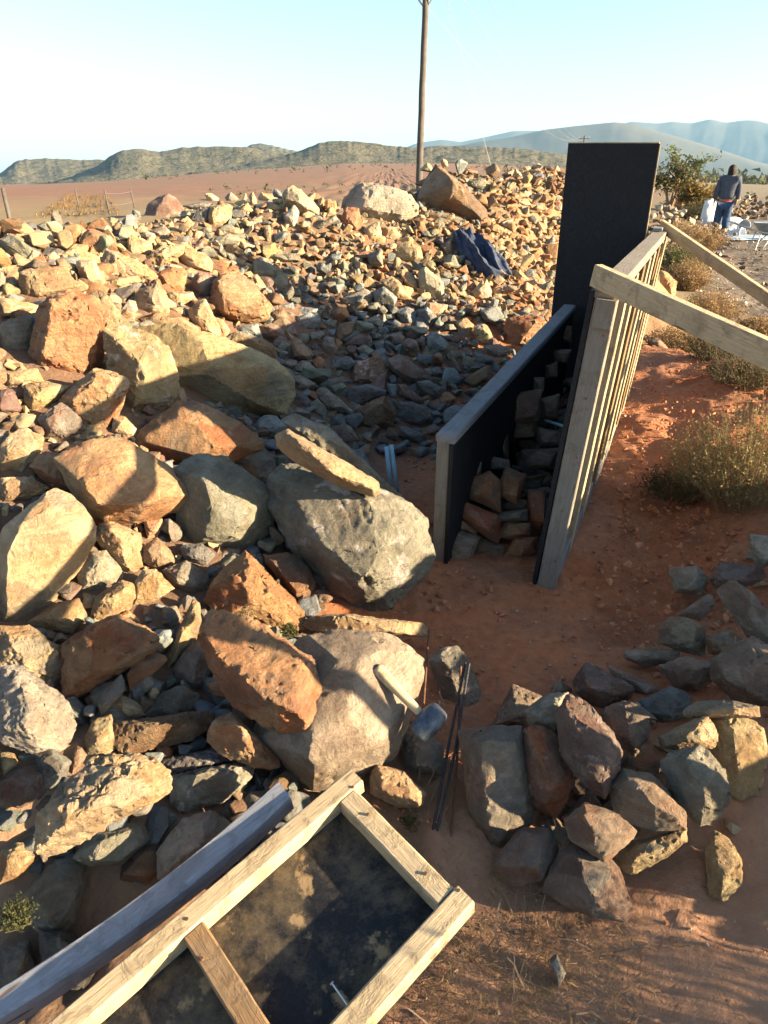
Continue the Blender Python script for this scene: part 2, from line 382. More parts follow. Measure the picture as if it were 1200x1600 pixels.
# gravel track beyond, on the right
tr = g.math('SUBTRACT', X_, g.math('MULTIPLY', Y_, .44))
trk = g.math('MULTIPLY', g.ramp(g.math('ADD', g.math('MULTIPLY', g.math('ADD', tr, g.math('MULTIPLY', big, .8)), .2), 0.), [(.08, 0), (.2, 1)]), g.ramp(g.math('MULTIPLY', Y_, .05), [(.27, 0), (.34, 1)]))
grav = g.mix(g.ramp(g.voro(o_, 14, 'F1', 'Color'), [(.2, 0), (.8, 1)]), (.09, .068, .05), (.21, .175, .135))
drygrass = g.mix(g.noise(o_, 9, 7, .7), (.19, .14, .075), (.26, .195, .11))
far1 = g.ramp(g.math('MULTIPLY', Y_, .02), [(.11, 0), (.17, 1)])
soil = g.mix(far1, soil, drygrass)
soil = g.mix(trk, soil, grav)
# distant ploughed red plain with bands of scrub
far2 = g.ramp(g.math('MULTIPLY', Y_, .005), [(.17, 0), (.30, 1)])
pl = g.noise(g.mapping(o_, (.004, .03, 1)), 2.2, 6, .62, .3)
plain = g.mix(g.ramp(pl, [(.40, 0), (.62, 1)]), (.21, .11, .072), (.185, .125, .08))
plain = g.mix(g.ramp(g.noise(g.mapping(o_, (.0022, .016, 1)), 3, 6, .7, .6), [(.60, 0), (.64, .75)]), plain, (.12, .12, .07))
plain = g.mix(1, plain, g.ramp(g.noise(o_, .25, 6, .7), [(.3, .85), (.7, 1.12)]), 'MULTIPLY')
rt = g.ramp(g.math('DIVIDE', X_, g.math('MAXIMUM', Y_, 1.)), [(.30, 0), (.42, 1)])
plain = g.mix(rt, plain, g.mix(g.noise(o_, .03, 6, .7), (.16, .135, .09), (.22, .185, .13)))
soil = g.mix(far2, soil, plain)
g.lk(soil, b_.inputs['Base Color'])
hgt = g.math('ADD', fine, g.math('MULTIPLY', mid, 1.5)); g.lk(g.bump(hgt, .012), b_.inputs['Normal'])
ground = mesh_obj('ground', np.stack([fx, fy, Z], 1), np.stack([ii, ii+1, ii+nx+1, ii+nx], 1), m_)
tag(ground, 'red earth ground running out to a distant plain', None, kind='structure')

# ------------------------------------------------------------------ hills and mountains
def ridge(name, label, sky_px, base_el, r0, r1, depth, m, rough, n_r=40, n_a=700, a_pad=0, seed=0, crest=.35, oc=5):
    tab = [azel(*p) for p in sky_px]; az0, az1 = tab[0][0]-a_pad, tab[-1][0]+a_pad
    az = np.linspace(az0, az1, n_a); el = interp(az, tab); kk = np.hanning(2*int(n_a*(.003 if oc > 4 else .012))+1); el = np.convolve(np.pad(el, len(kk)//2, mode='edge'), kk/kk.sum(), 'valid')+(.0006 if oc > 4 else 0)*noise3(np.stack([az*1.3, 0*az, 0*az], 1), seed)+(.0005 if oc > 4 else 0)*noise3(np.stack([az*4, 0*az, 0*az], 1), seed); t = np.linspace(0, 1, n_r)
    rr = r0+depth*t; A, T = np.meshgrid(np.radians(az), t); RR = r0+depth*T
    E = np.broadcast_to(el, A.shape); top_r = r0+depth*crest
    ztop = EYE+top_r*E
    zb = EYE+r0*np.interp(np.degrees(A), [b[0] for b in base_el], [b[1] for b in base_el])
    prof = np.where(T < crest, np.sin(np.clip(T/crest, 0, 1)*math.pi/2)**1.1, np.cos(np.clip((T-crest)/(1-crest), 0, 1)*math.pi/2))
    kb = np.hanning(161); els = np.convolve(np.pad(el, 80, mode='edge'), kb/kb.sum(), 'valid'); w_ = np.clip(prof, 0, 1)**4
    if oc < 5: ztop = EYE+top_r*(els[None]*(1-w_)+el[None]*w_)
    x, y = RR*np.sin(A), RR*np.cos(A); hgt = np.maximum(ztop-zb, 1)
    p = np.stack([x.ravel(), y.ravel(), 0*x.ravel()], 1)/depth
    nz = (fbm(p*6, oc, seed, .5)).reshape(x.shape); gul = (1-np.abs(fbm(p*(9 if oc > 4 else 5), oc-1, seed+50, .5))).reshape(x.shape)
    env = np.clip(prof*(1-prof)*4, 0, 1)
    z = zb+hgt*(prof+env*(nz*rough+(gul-.7)*rough*(1.3 if oc > 4 else 0)))-8*(T >= .999)-3*(T <= 0)
    i = (np.arange(n_r-1)[:, None]*n_a+np.arange(n_a-1)[None]).ravel()
    o = mesh_obj(name, np.stack([x.ravel(), y.ravel(), z.ravel()], 1), np.stack([i, i+1, i+n_a+1, i+n_a], 1), m)
    return tag(o, label, None, kind='structure')
m_, nt_, b_ = newmat('scrub_hill'); g = N(nt_); o_ = g.obj()
c = g.mix(g.ramp(g.noise(o_, .012, 6, .65, .5), [(.35, 0), (.65, 1)]), (.13, .118, .085), (.088, .09, .062))
dots = g.ramp(g.noise(o_, .09, 4, .6), [(.54, 0), (.60, 1)]); c = g.mix(g.math('MULTIPLY', dots, .8), c, (.03, .04, .02))
c = g.mix(g.ramp(g.noise(g.mapping(o_, (1, 1, 9)), .02, 5, .7), [(.6, 0), (.68, .6)]), c, (.17, .14, .095))
g.lk(c, b_.inputs['Base Color']); g.lk(g.bump(g.noise(o_, .03, 7, .7), 14), b_.inputs['Normal']); M['hill'] = m_
m_, nt_, b_ = newmat('mountain_rock'); g = N(nt_); o_ = g.obj()
c = g.mix(g.ramp(g.noise(o_, .0025, 7, .7), [(.35, 0), (.65, 1)]), (.07, .075, .065), (.11, .105, .09)); g.lk(c, b_.inputs['Base Color'])
M['mount'] = m_
base = [azel(*p) for p in [(-60, 300), (0, 299), (100, 290), (200, 280), (300, 270), (400, 264), (500, 259), (600, 257), (750, 258), (880, 262), (960, 275), (1100, 285)]]
for lab, pts, r0, dp, sd in (
    ('flat-topped far hill at the left end of the skyline', [(-200, 262), (-120, 262), (-60, 276), (0, 271), (22, 254), (40, 249), (80, 247), (120, 249), (155, 250), (200, 256), (260, 270), (330, 285)], 1350, 700, 4),
    ('small pale far knoll between the flat-topped hills', [(330, 275), (375, 236), (390, 227), (405, 224), (425, 227), (450, 234), (480, 240), (540, 256), (600, 275)], 1700, 700, 5),
    ('scrubby flat-topped hill left of the middle of the skyline', [(40, 300), (110, 276), (150, 260), (168, 246), (188, 236), (215, 232), (248, 236), (262, 235), (285, 230), (340, 229), (385, 231), (430, 238), (490, 246), (560, 258), (640, 275)], 1000, 560, 6),
    ('long nearer scrub-covered ridge behind the heap', [(300, 276), (360, 262), (420, 248), (460, 239), (480, 231), (500, 223), (520, 220), (560, 222), (600, 227), (650, 231), (690, 228), (740, 229), (780, 230), (830, 234), (880, 241), (930, 252), (990, 270), (1040, 283)], 790, 520, 7)):
    ridge('hills', lab, pts, base, r0, 0, dp, M['hill'], .14, n_r=50, n_a=700, seed=sd)
mb = [(-90, -.004), (90, -.004)]
ridge('mountains', 'nearer blue mountain ridge behind the tall black board', [(560, 268), (640, 246), (700, 232), (745, 222), (800, 214), (850, 203), (900, 197), (960, 191), (990, 194), (1020, 203), (1060, 214), (1120, 232), (1180, 252), (1260, 270)], mb, 3600, 0, 1500, M['mount'], .08, seed=11, oc=4)
ridge('mountains', 'farther pale blue mountain range on the right skyline', [(560, 262), (620, 236), (650, 224), (690, 218), (720, 222), (760, 214), (800, 205), (840, 204), (880, 212), (940, 205), (985, 190), (1030, 193), (1050, 190), (1080, 193), (1110, 186), (1135, 192), (1160, 188), (1180, 188), (1200, 193), (1260, 190), (1330, 200), (1420, 196)], mb, 6200, 0, 2000, M['mount'], .08, seed=23, oc=4)

# ------------------------------------------------------------------ air
hz = bpy.data.materials.new('air'); hz.use_nodes = True; hz.node_tree.nodes.clear()
vo = hz.node_tree.nodes.new('ShaderNodeVolumePrincipled'); ho = hz.node_tree.nodes.new('ShaderNodeOutputMaterial')
vo.inputs['Density'].default_value = HAZE = 0.7e-4; vo.inputs['Color'].default_value = (.30, .60, .95, 1); vo.inputs['Anisotropy'].default_value = .1
hz.node_tree.links.new(vo.outputs[0], ho.inputs['Volume'])
bm = bmesh.new(); bmesh.ops.create_cube(bm, size=1)
for v in bm.verts: v.co = Vector((v.co.x*26000, 5500+v.co.y*16000, -150+(v.co.z+.5)*680))
hb = bm_obj('haze', bm, hz); tag(hb, 'thin haze lying over the plain and mountains', None, kind='stuff')
# ------------------------------------------------------------------ stones
PAL = {  # two colours per kind: weathered skin, fresh break; and how much rust
 'cream': ((.54, .39, .215), (.58, .45, .28), .45), 'tan': ((.42, .295, .17), (.50, .38, .22), .5), 'pale': ((.52, .47, .38), (.44, .40, .32), .15),
 'rust': ((.40, .17, .09), (.44, .26, .14), .45), 'orange': ((.52, .27, .14), (.50, .35, .20), .4), 'brown': ((.24, .155, .10), (.33, .23, .145), .45), 'purple': ((.205, .13, .11), (.28, .20, .165), .4),
 'green': ((.25, .265, .215), (.31, .30, .23), .2), 'blue': ((.22, .25, .26), (.28, .31, .31), .12), 'grey': ((.28, .25, .215), (.35, .31, .25), .5), 'dark': ((.13, .125, .12), (.19, .18, .17), .15),
 'brick': ((.46, .17, .08), (.36, .18, .11), .5), 'warm': ((.30, .235, .185), (.37, .29, .21), .6), 'umber': ((.235, .17, .13), (.33, .25, .185), .6), 'khaki': ((.34, .31, .235), (.43, .38, .28), .2)}
PAL = {k: (tuple(v*(.70 if k in ('cream', 'tan', 'pale', 'orange') else .66) for v in a), tuple(v*(.70 if k in ('cream', 'tan', 'pale', 'orange') else .66) for v in b), r) for k, (a, b, r) in PAL.items()}
WORD = {'cream': 'cream', 'tan': 'tan', 'pale': 'pale grey', 'rust': 'rust red', 'orange': 'orange', 'brown': 'brown', 'purple': 'purplish', 'green': 'grey-green', 'blue': 'blue-grey', 'grey': 'grey', 'dark': 'dark grey', 'brick': 'brick red', 'warm': 'brownish grey', 'umber': 'dark brown', 'khaki': 'khaki'}

def rock_mesh(pts, size, col, seed, res=22, rough=1., soft=1, view=None, streak=None):
    """an angular broken rock: hull of the points, long edges split, edges worn, surface chipped and layered"""
    bm = bmesh.new()
    for p in pts: bm.verts.new(p)
    r = bmesh.ops.convex_hull(bm, input=bm.verts)
    bmesh.ops.delete(bm, geom=[x for x in set(r['geom_interior']+r['geom_unused']) if isinstance(x, bmesh.types.BMVert) and x.is_valid], context='VERTS')
    bmesh.ops.dissolve_limit(bm, angle_limit=R(9), verts=bm.verts, edges=bm.edges)
    if view is not None:                      # fracture planes slice the corners off
        rc_ = random.Random(seed+5)
        for _ in range(rc_.choice((3, 4, 5))):
            nn = (-view+Vector((rc_.gauss(0, .5), rc_.gauss(0, .5), rc_.gauss(.15, .5)))).normalized()
            hmax = max(v.co.dot(nn) for v in bm.verts); cut = hmax-size*rc_.uniform(.05, .13)
            bmesh.ops.bisect_plane(bm, geom=list(bm.verts)+list(bm.edges)+list(bm.faces), plane_co=nn*cut, plane_no=nn, clear_outer=True)
            bmesh.ops.holes_fill(bm, edges=bm.edges)
    bmesh.ops.recalc_face_normals(bm, faces=bm.faces)
    FN = np.array([f.normal[:] for f in bm.faces]); FD = np.array([f.normal.dot(f.verts[0].co) for f in bm.faces])
    bmesh.ops.triangulate(bm, faces=bm.faces)
    me_ = size/res
    for _ in range(9):
        long = [e for e in bm.edges if e.calc_length() > me_*1.25]
        if not long: break
        bmesh.ops.subdivide_edges(bm, edges=long, cuts=1, use_grid_fill=False)
        bmesh.ops.triangulate(bm, faces=[f for f in bm.faces if len(f.verts) > 3])
    bm.verts.index_update()
    V = np.array([v.co[:] for v in bm.verts]); F = np.array([[v.index for v in f.verts] for f in bm.faces]); bm.free()
    E_ = np.unique(np.sort(np.concatenate([F[:, [0, 1]], F[:, [1, 2]], F[:, [2, 0]]]), 1), axis=0)
    rn = np.random.default_rng(seed)
    fcol = rn.random(len(FN))
    sd = (V@FN.T)-FD[None]; fi = sd.argmax(1)
    deg = np.bincount(E_.ravel(), minlength=len(V))[:, None]
    def lap(A, w):
        S = np.zeros_like(A); np.add.at(S, E_[:, 0], A[E_[:, 1]]); np.add.at(S, E_[:, 1], A[E_[:, 0]]); return A+(S/deg-A)*w
    for _ in range(soft): V = lap(V, .5)
    def normals():
        n = np.zeros_like(V); c = np.cross(V[F[:, 1]]-V[F[:, 0]], V[F[:, 2]]-V[F[:, 0]])
        for k in range(3): np.add.at(n, F[:, k], c)
        return n/np.maximum(np.linalg.norm(n, axis=1)[:, None], 1e-12)
    n = normals()
    for k in range(12):                        # chisel small flat chips all over
        nk = n[rn.integers(len(V))]+rn.normal(size=3)*.12; nk /= np.linalg.norm(nk)
        hk = (V@nk).max()-size*(.006+.030*rn.random()**1.5)*rough**.5; dd = V@nk-hk; m_ = dd > 0
        V[m_] -= dd[m_, None]*nk[None]
    n = normals(); off = rn.random(3)*50; q = V/size
    sdir = rn.normal(size=3); sdir /= np.linalg.norm(sdir)
    lay = (q+fbm(q*2+off, 2, 1)[:, None]*.06)@sdir*rn.uniform(7, 13); step = (lay-np.floor(lay)); step = np.clip(step*3, 0, 1)-.5
    edge = -np.sort(-sd, axis=1)[:, 1] if len(FN) > 1 else 0*fi         # nearness to an arris
    near_e = np.exp(edge/(size*.05))
    rg = 1-np.abs(fbm(q*4.5+off, 4, 12, .55)); d = fbm(q*2.3+off, 2, 2)*.010+fbm(q*9+off, 4, 3, .65)*.009*rough**1.5+(rg-.75)*.020*rough**1.5+step*(.012*rough if rn.random() < .35 else .004)*np.clip(noise3(q*2+off, 9)*3, 0, 1)
    d -= near_e*np.maximum(0, fbm(q*9+off, 3, 5))*.06*rough               # chips out of the arrises
    V = V+n*(d*size)[:, None]
    a, b, al = PAL[col]; a, b = np.array(a), np.array(b)
    t = np.clip((fcol[fi]-.5)*1.8+.5+fbm(q*2.5+off, 3, 8)*.55, 0, 1)[:, None]
    a = a*np.array([.90, .78, .70]); b = b*1.06
    third = np.clip(((fcol[fi]*7.3) % 1-.66)*8+fbm(q*3+off, 3, 18)*1.2, 0, 1)[:, None]
    c = (a*(1-t)+b*t); g3 = .12 if col in ('rust', 'orange', 'brick') or rn.random() > .5 else .6; c = c*(1-g3*third)+np.array([.185, .19, .175])*g3*third*(1+.10*rn.normal())
    if streak:
        sv = rn.normal(size=3) if streak != 'long' else np.array([.75, -.35, -.55]); sv /= np.linalg.norm(sv); al_ = (q@sv)[:, None]*sv
        f_ = fbm((q-al_)*(9 if streak != 'veins' else 5)+al_*2.2+off, 4, 41, .6)
        w_ = (np.abs(f_) < .035) if streak == 'veins' else (f_ > .30)&(fbm(q*1.7+off, 2, 43) > -.1)
        c = np.where(w_[:, None], np.array([.40, .36, .33]), c)
    c = np.clip(c*(1+.03*rn.normal(size=3)), 0, 1); worn = np.clip(near_e*.35, 0, .35)[:, None]
    c = c*(1-worn)+np.clip(b*1.25, 0, .62)*worn
    return V, F, np.concatenate([c, np.full((len(V), 1), al*rn.uniform(.5, 1.3))], 1)

VIEWS = {'B': (420, 160, 2.5), 'D': (0, 520, 2.857), 'E': (380, 520, 3), 'G': (0, 900, 3), 'F': (300, 900, 2.5), 'H': (680, 900, 2.3077), 'W': (640, 440, 2.727), 'K': (160, 380, 4),
         'L': (0, 380, 5.4545), 'M': (200, 300, 4.615), 'N': (440, 480, 4.615), 'O': (640, 240, 5), 'Q': (1000, 300, 6), 'P': (900, 540, 4), 'I': (0, 0, 1)}
MARKS, UNNAMED = [], []
def short(l):
    w = l.split()
    for i, k in enumerate(w):
        if i > 1 and k.rstrip(',') in ('on', 'with', 'at', 'beside', 'below', 'leaning', 'lying', 'in', 'crossed', 'resting', 'touching', 'behind', 'between', 'under', 'by', 'deep', 'against', 'wedged', 'standing', 'tucked', 'balanced', 'sloping', 'above', 'right', 'just',
                     'sitting', 'propped', 'laid', 'across', 'half', 'near', 'spotted', 'veined', 'catching', 'left', 'sunlit', 'sun', 'alone', 'of', 'along', 'among', 'the', 'next', 'sits', 'a', 'lowest', 'to', 'second', 'underneath'): return ' '.join(w[:i]).rstrip(',')
    return l
POLYS = []; ONE_BY_ONE = [0, 0]
def where(P):
    """words for the part of the site a stone lies in"""
    x, y = P.x, P.y
    if y < 2.5 and x > .2: return 'in the heap of building stones by the footway'
    if x > .2 and y < 5 and x < 1.3+.4*(y-2): return 'packed between the wooden forms'
    if y > 6.3 and x > -.2: return 'high on the sunny back slope by the tall board'
    if y > 5.7 and x <= -.2: return 'along the top of the heap left of the big grey boulder'
    if x > -.95 and y > 3.4: return 'in the hollow behind the low form'
    if y > 2.9: return 'on the left shoulder of the heap'
    return 'in the rough heap of boulders at the lower left'
def T(view, col, pts, label=None, ridge_=None, z=None, Y=None, th=.75, rough=1., res=None, push=.38, name=None, mat=None, streak=None):
    x0, y0, s = VIEWS[view]
    px = [(x0+float(a)/s, y0+float(b)/s) for a, b in (t.split(',') for t in pts.split())]
    if view in 'HP': col = {'grey': 'warm', 'dark': 'umber'}.get(col, col)
    n = len(px); A = sum(px[i][0]*px[(i+1) % n][1]-px[(i+1) % n][0]*px[i][1] for i in range(n))/2
    cx = sum((px[i][0]+px[(i+1) % n][0])*(px[i][0]*px[(i+1) % n][1]-px[(i+1) % n][0]*px[i][1]) for i in range(n))/(6*A)
    cy = sum((px[i][1]+px[(i+1) % n][1])*(px[i][0]*px[(i+1) % n][1]-px[(i+1) % n][0]*px[i][1]) for i in range(n))/(6*A)
    spx = math.sqrt(abs(A)); cdir = ray(cx, cy)
    if Y is not None: C = at(cx, cy, Y=Y)
    elif z is not None: C = at(cx, cy, z=z)
    else:
        C = hit(cx, cy+spx*.12)
        if C is None: C = at(cx, cy, Y=8.5)
        C = at(cx, cy, Y=C.y)
    dep = project(C)[2]; size = spx*dep/FPX
    eye = Vector((0, 0, EYE)); dn = (C-eye).normalized()
    if Y is None and z is None: C = C-dn*size*push; dep = project(C)[2]; size = spx*dep/FPX
    dist = (C-eye).length
    seed = int(cx*31+cy*57) & 0xffff; rr = random.Random(seed)
    plane = lambda x, y: (lambda d: eye+d*((C-eye).dot(dn)/d.dot(dn)))(ray(x, y))
    toward = lambda p, b: eye+(p-eye)*(1-b*size/dist)
    V = []
    for x, y in px:
        p = plane(cx+(x-cx)*1.085, cy+(y-cy)*1.085); V.append(p)
        V.append(C+(p-C)*.86+dn*size*th*.38); V.append(C+(p-C)*.5+dn*size*th*.8)
    if ridge_:
        for t in ridge_.split():
            a = [float(k) for k in t.split(',')]; V.append(toward(plane(x0+a[0]/s, y0+a[1]/s), 1.45*(a[2] if len(a) > 2 else .35)))
    else:
        k = rr.choice((3, 4, 4, 5)); a0 = rr.uniform(0, 6.28)
        for i in range(k):
            an = a0+i*6.283/k+rr.uniform(-.3, .3); j = int((an % 6.283)/6.283*n) % n; f = rr.uniform(.38, .72)
            V.append(toward(plane(cx+(px[j][0]-cx)*f, cy+(px[j][1]-cy)*f), rr.uniform(.28, .62)))
    big = spx > 46
    V, F, c = rock_mesh(V, size, col, seed, res=res or (29 if spx > 130 else 24 if spx > 80 else 16 if spx > 40 else 10), rough=rough, soft=1, view=dn, streak=streak)
    cc = V.mean(0)
    o = mesh_obj(name or ('boulder' if big else 'stone'), V-cc, F, M[mat] if mat else M['rock' if big else 'stone'], col=c)
    o.location = cc; o.data.shade_smooth(); o.data.set_sharp_from_angle(angle=R(24))
    if label: tag(o, label, 'boulder' if big else 'stone'); MARKS.append((cx, cy, spx, short(label)))
    else: tag(o, '', 'boulder' if big else 'stone'); UNNAMED.append((o, cx, cy, col, size, C))
    if view != 'W': POLYS.append((px, dep, spx))
    ONE_BY_ONE[0 if big else 1] += 1
    return o
# --- the boulders and stones that can be told apart, back to front
T('B', 'pale', '280,420 300,370 345,325 410,318 480,340 540,350 585,410 590,450 540,485 470,490 380,475 290,440', 'huge pale grey rounded boulder on the crest of the stone heap', '410,335,.1 400,400,.3 520,410,.3 575,430,.15', Y=7.0, rough=.8, th=.9)
T('O', 'brown', '75,340 130,210 215,90 260,120 330,180 400,230 470,330 580,430 595,490 570,530 480,540 350,480 200,470', 'tall brown triangular boulder leaning below the utility pole', '215,100,.1 350,210,.30 385,330,.34 470,450,.32 545,530,.25 250,400,.25 130,350,.15', Y=7.4, rough=.6)
T('O', 'cream', '70,130 140,70 165,90 190,150 130,140', 'cream stone on the peak left of the tall brown boulder')
T('O', 'cream', '240,60 260,40 295,60 300,100 260,115', 'small cream stone balanced on the tip of the tall brown boulder', Y=7.5)
T('O', 'green', '430,240 470,200 560,185 610,220 630,260 580,300 480,275', 'flat greenish stone right of the tall brown boulder')
T('O', 'tan', '600,560 680,550 750,600 710,630 620,600')
T('O', 'tan', '230,490 350,475 350,510 270,545')
T('O', 'brown', '240,720 320,670 330,800 280,820')
T('O', 'rust', '350,910 440,870 465,940 400,940')
T('O', 'orange', '800,490 840,430 880,470 850,520')
T('O', 'orange', '720,290 760,270 800,300 760,350')
T('O', 'cream', '830,350 920,350 945,400 880,420 830,390')
T('O', 'tan', '990,610 1035,590 1030,650 990,680')
T('O', 'blue', '1045,700 1130,640 1140,680 1070,750')
T('O', 'cream', '800,180 830,110 880,170 840,200')
T('O', 'green', '920,500 960,480 1010,510 990,560 930,550')
T('O', 'pale', '1110,420 1190,400 1190,440 1140,460')
T('O', 'tan', '1000,160 1020,150 1070,220 1060,240')
T('O', 'pale', '70,920 130,890 260,1000 275,1100 240,1160 150,1120 80,1040', 'long pale cream stone lying on the slope below the dark jacket', '130,920,.25 230,1060,.3 110,1030,.2')
T('O', 'cream', '485,1100 570,980 630,1050 640,1150 560,1130', 'pointed cream stone below the dark jacket')
T('O', 'cream', '790,920 860,900 930,980 880,1020 810,990', 'cream block right of the jacket sleeve')
T('O', 'orange', '970,940 1020,900 1060,960 1050,985 980,985')
T('O', 'green', '1000,1040 1110,990 1120,1030 1040,1090')
T('O', 'cream', '310,1000 380,1050 470,1100 450,1130 360,1100')
T('O', 'tan', '630,980 700,950 745,985 700,1040 640,1010')
T('O', 'orange', '820,850 870,860 850,900 800,890')
T('B', 'rust', '280,460 300,410 350,415 370,500 340,515 290,490', 'square rust-brown block just below the huge grey boulder')
T('B', 'cream', '375,490 430,465 440,520 400,550 380,540')
T('B', 'tan', '435,490 490,485 515,520 490,545 440,540')
T('B', 'tan', '485,570 530,545 590,560 600,610 540,640 495,610', 'tan block left of the dark jacket')
T('B', 'orange', '505,660 540,650 585,715 580,740 540,720')
T('B', 'tan', '435,700 480,680 510,700 560,770 520,780 470,740')
T('B', 'cream', '620,780 700,790 690,820 640,840 610,810')
T('B', 'blue', '405,740 450,720 500,760 490,800 420,790')
T('B', 'rust', '915,900 940,840 1040,830 1080,860 1030,920 980,960 920,950', 'square rust-red block against the foot of the tall black board', '960,870,.3 1040,860,.25 975,930,.25')
T('B', 'tan', '800,880 850,865 885,940 860,955 810,930')
T('B', 'tan', '730,860 770,840 800,870 780,920 740,900')
T('B', 'cream', '790,740 850,690 870,740 850,780 800,770')
T('B', 'grey', '840,950 900,945 950,965 900,1000 850,980')
T('B', 'cream', '75,335 100,325 150,365 195,410 195,440 120,440 60,400 55,360', 'mottled cream boulder on the crest left of the huge grey one')
T('B', 'pale', '60,440 100,400 120,430 100,500 65,480')
T('B', 'pale', '170,490 260,440 270,460 200,500')
T('B', 'green', '70,590 110,590 130,620 60,620 0,610')
T('M', 'purple', '95,260 150,90 220,40 290,20 340,50 380,120 440,180 400,225 330,215 250,220 110,280', 'large boulder with a purple left face and salmon right face at the left crest', '275,30,.2 255,110,.38 250,212,.3 380,190,.15', rough=.4, push=.35)
T('M', 'cream', '570,260 590,110 690,85 750,140 740,200 650,280', 'square yellow-cream block on the left crest', '590,120,.3 690,110,.3 720,200,.25 600,230,.3')
T('M', 'dark', '450,200 500,130 590,110 580,240 520,260', 'dark grey stone tucked behind the yellow-cream block')
T('M', 'dark', '390,100 540,70 600,80 580,110 480,130', 'dark flat slab on the left crest skyline')
for c_, p_ in (('cream', '550,10 600,10 655,45 640,90 580,80'), ('grey', '700,40 740,0 800,50 790,95 730,90'), ('cream', '800,90 850,10 860,50 820,90'), ('tan', '870,30 900,0 930,60 925,105 890,100'),
               ('cream', '935,50 960,5 1090,20 1060,75 980,80'), ('cream', '1040,50 1170,40 1170,70 1120,95 1050,80'), ('tan', '1000,110 1030,80 1130,110 1120,150 1050,150'), ('tan', '785,130 860,75 905,140 830,165'),
               ('cream', '455,330 490,275 540,290 520,350 480,355'), ('grey', '150,280 260,240 310,290 250,360 190,330'), ('pale', '90,310 130,285 190,300 215,360 160,370'), ('blue', '350,330 450,310 460,350 420,380 350,370'),
               ('green', '695,435 760,450 830,520 820,530 740,500'), ('blue', '635,470 670,370 690,410 650,470'), ('green', '1015,470 1060,445 1150,465 1190,500 1100,500'), ('tan', '980,300 990,240 1025,240 1030,300 1040,410 1000,360'),
               ('orange', '1100,230 1140,260 1155,300 1110,320'), ('tan', '700,290 720,250 800,260 810,290 760,305'), ('cream', '830,310 900,230 910,265 860,320'), ('cream', '870,200 970,170 965,225 880,230'), ('cream', '810,350 920,390 850,430 800,390'),
               ('purple', '450,390 540,350 545,410 490,420'), ('blue', '290,380 400,370 410,400 300,400'), ('green', '440,190 500,150 520,200 470,230')):
    T('M', c_, p_)
T('M', 'green', '545,390 600,330 720,300 800,330 805,360 730,395 600,400', 'smooth grey-green stone below the yellow-cream block')
T('M', 'cream', '0,320 90,330 170,370 170,420 120,480 0,460', 'pale cream stone at the left crest beside a rough brown one')
T('K', 'tan', '255,95 350,30 440,5 510,20 500,60 420,130 330,180 270,130', 'rough pitted brown-grey stone on the left slope', rough=1.8)
T('K', 'cream', '0,100 30,40 100,60 250,130 340,200 320,240 250,240 200,205 80,210 20,230', 'large sunlit cream boulder sloping down towards the middle', '100,90,.3 250,170,.3 60,190,.3')
T('K', 'cream', '480,90 530,30 640,60 695,120 680,180 600,170 500,150', 'yellow-cream stone above the split orange boulder', '530,60,.3 650,120,.3 600,150,.3')
T('K', 'rust', '340,185 430,150 520,165 525,220 500,310 420,320 370,270', 'rounded rust-brown stone with a dark crack on the left slope')
T('K', 'purple', '540,230 600,180 680,200 705,240 670,340 600,345 550,280', 'mauve-grey stone with a white right half')
T('K', 'orange', '665,410 700,240 760,200 850,170 910,210 1020,350 1050,390 1030,470 900,510 850,500 750,470', 'big square boulder with orange-tan top and dark broken lower edge', '735,240,.35 790,420,.5 1015,350,.38 890,200,.15 700,420,.2 1000,460,.2')
T('K', 'green', '920,200 950,110 1000,105 1120,165 1080,230 1030,250 930,220', 'blue-green block beside the big orange-topped boulder')
T('K', 'green', '1045,250 1090,180 1160,190 1150,290 1070,290')
T('K', 'cream', '940,205 970,195 1030,280 990,300 950,250')
T('K', 'cream', '190,320 260,280 340,240 400,320 415,450 300,470 220,460', 'angular cream stone above the long leaning slab', '330,260,.3 300,400,.35 210,340,.2 400,430,.2')
T('K', 'tan', '10,250 80,215 220,205 240,240 120,285 30,290', 'flat tan stone lying on the dark slate')
T('K', 'dark', '45,340 90,290 255,240 240,270 100,390 70,390', 'thin dark streaked slate wedged on the left slope')
T('K', 'cream', '400,340 430,300 560,305 575,345 500,385 410,390')
T('K', 'tan', '345,490 370,460 480,450 600,530 600,565 420,520', 'low tan stone behind the long leaning slab')
T('K', 'tan', '515,420 560,400 640,350 690,470 740,540 740,630 640,600 600,520', 'streaked tan stone with its lower half in shade')
T('K', 'tan', '690,460 750,480 795,540 780,600 740,610')
T('K', 'tan', '755,600 830,550 1000,600 1095,660 1080,740 1000,730 900,690 760,640', 'tan wedge stone in shade at the end of the long slab', '930,620,.3 930,690,.3')
T('K', 'blue', '820,540 860,510 970,500 1000,600 920,570')
T('K', 'purple', '985,520 1060,500 1135,540 1150,600 1100,640 1000,580')
T('K', 'tan', '110,440 150,400 200,420 205,490 160,505 120,470')
T('K', 'orange', '700,130 740,95 800,120 780,150 740,185')
T('K', 'tan', '420,400 510,400 515,450 440,450')
T('K', 'brown', '1060,430 1130,410 1160,460 1130,500 1060,490')
T('K', 'blue', '1095,390 1190,370 1200,420 1120,410')
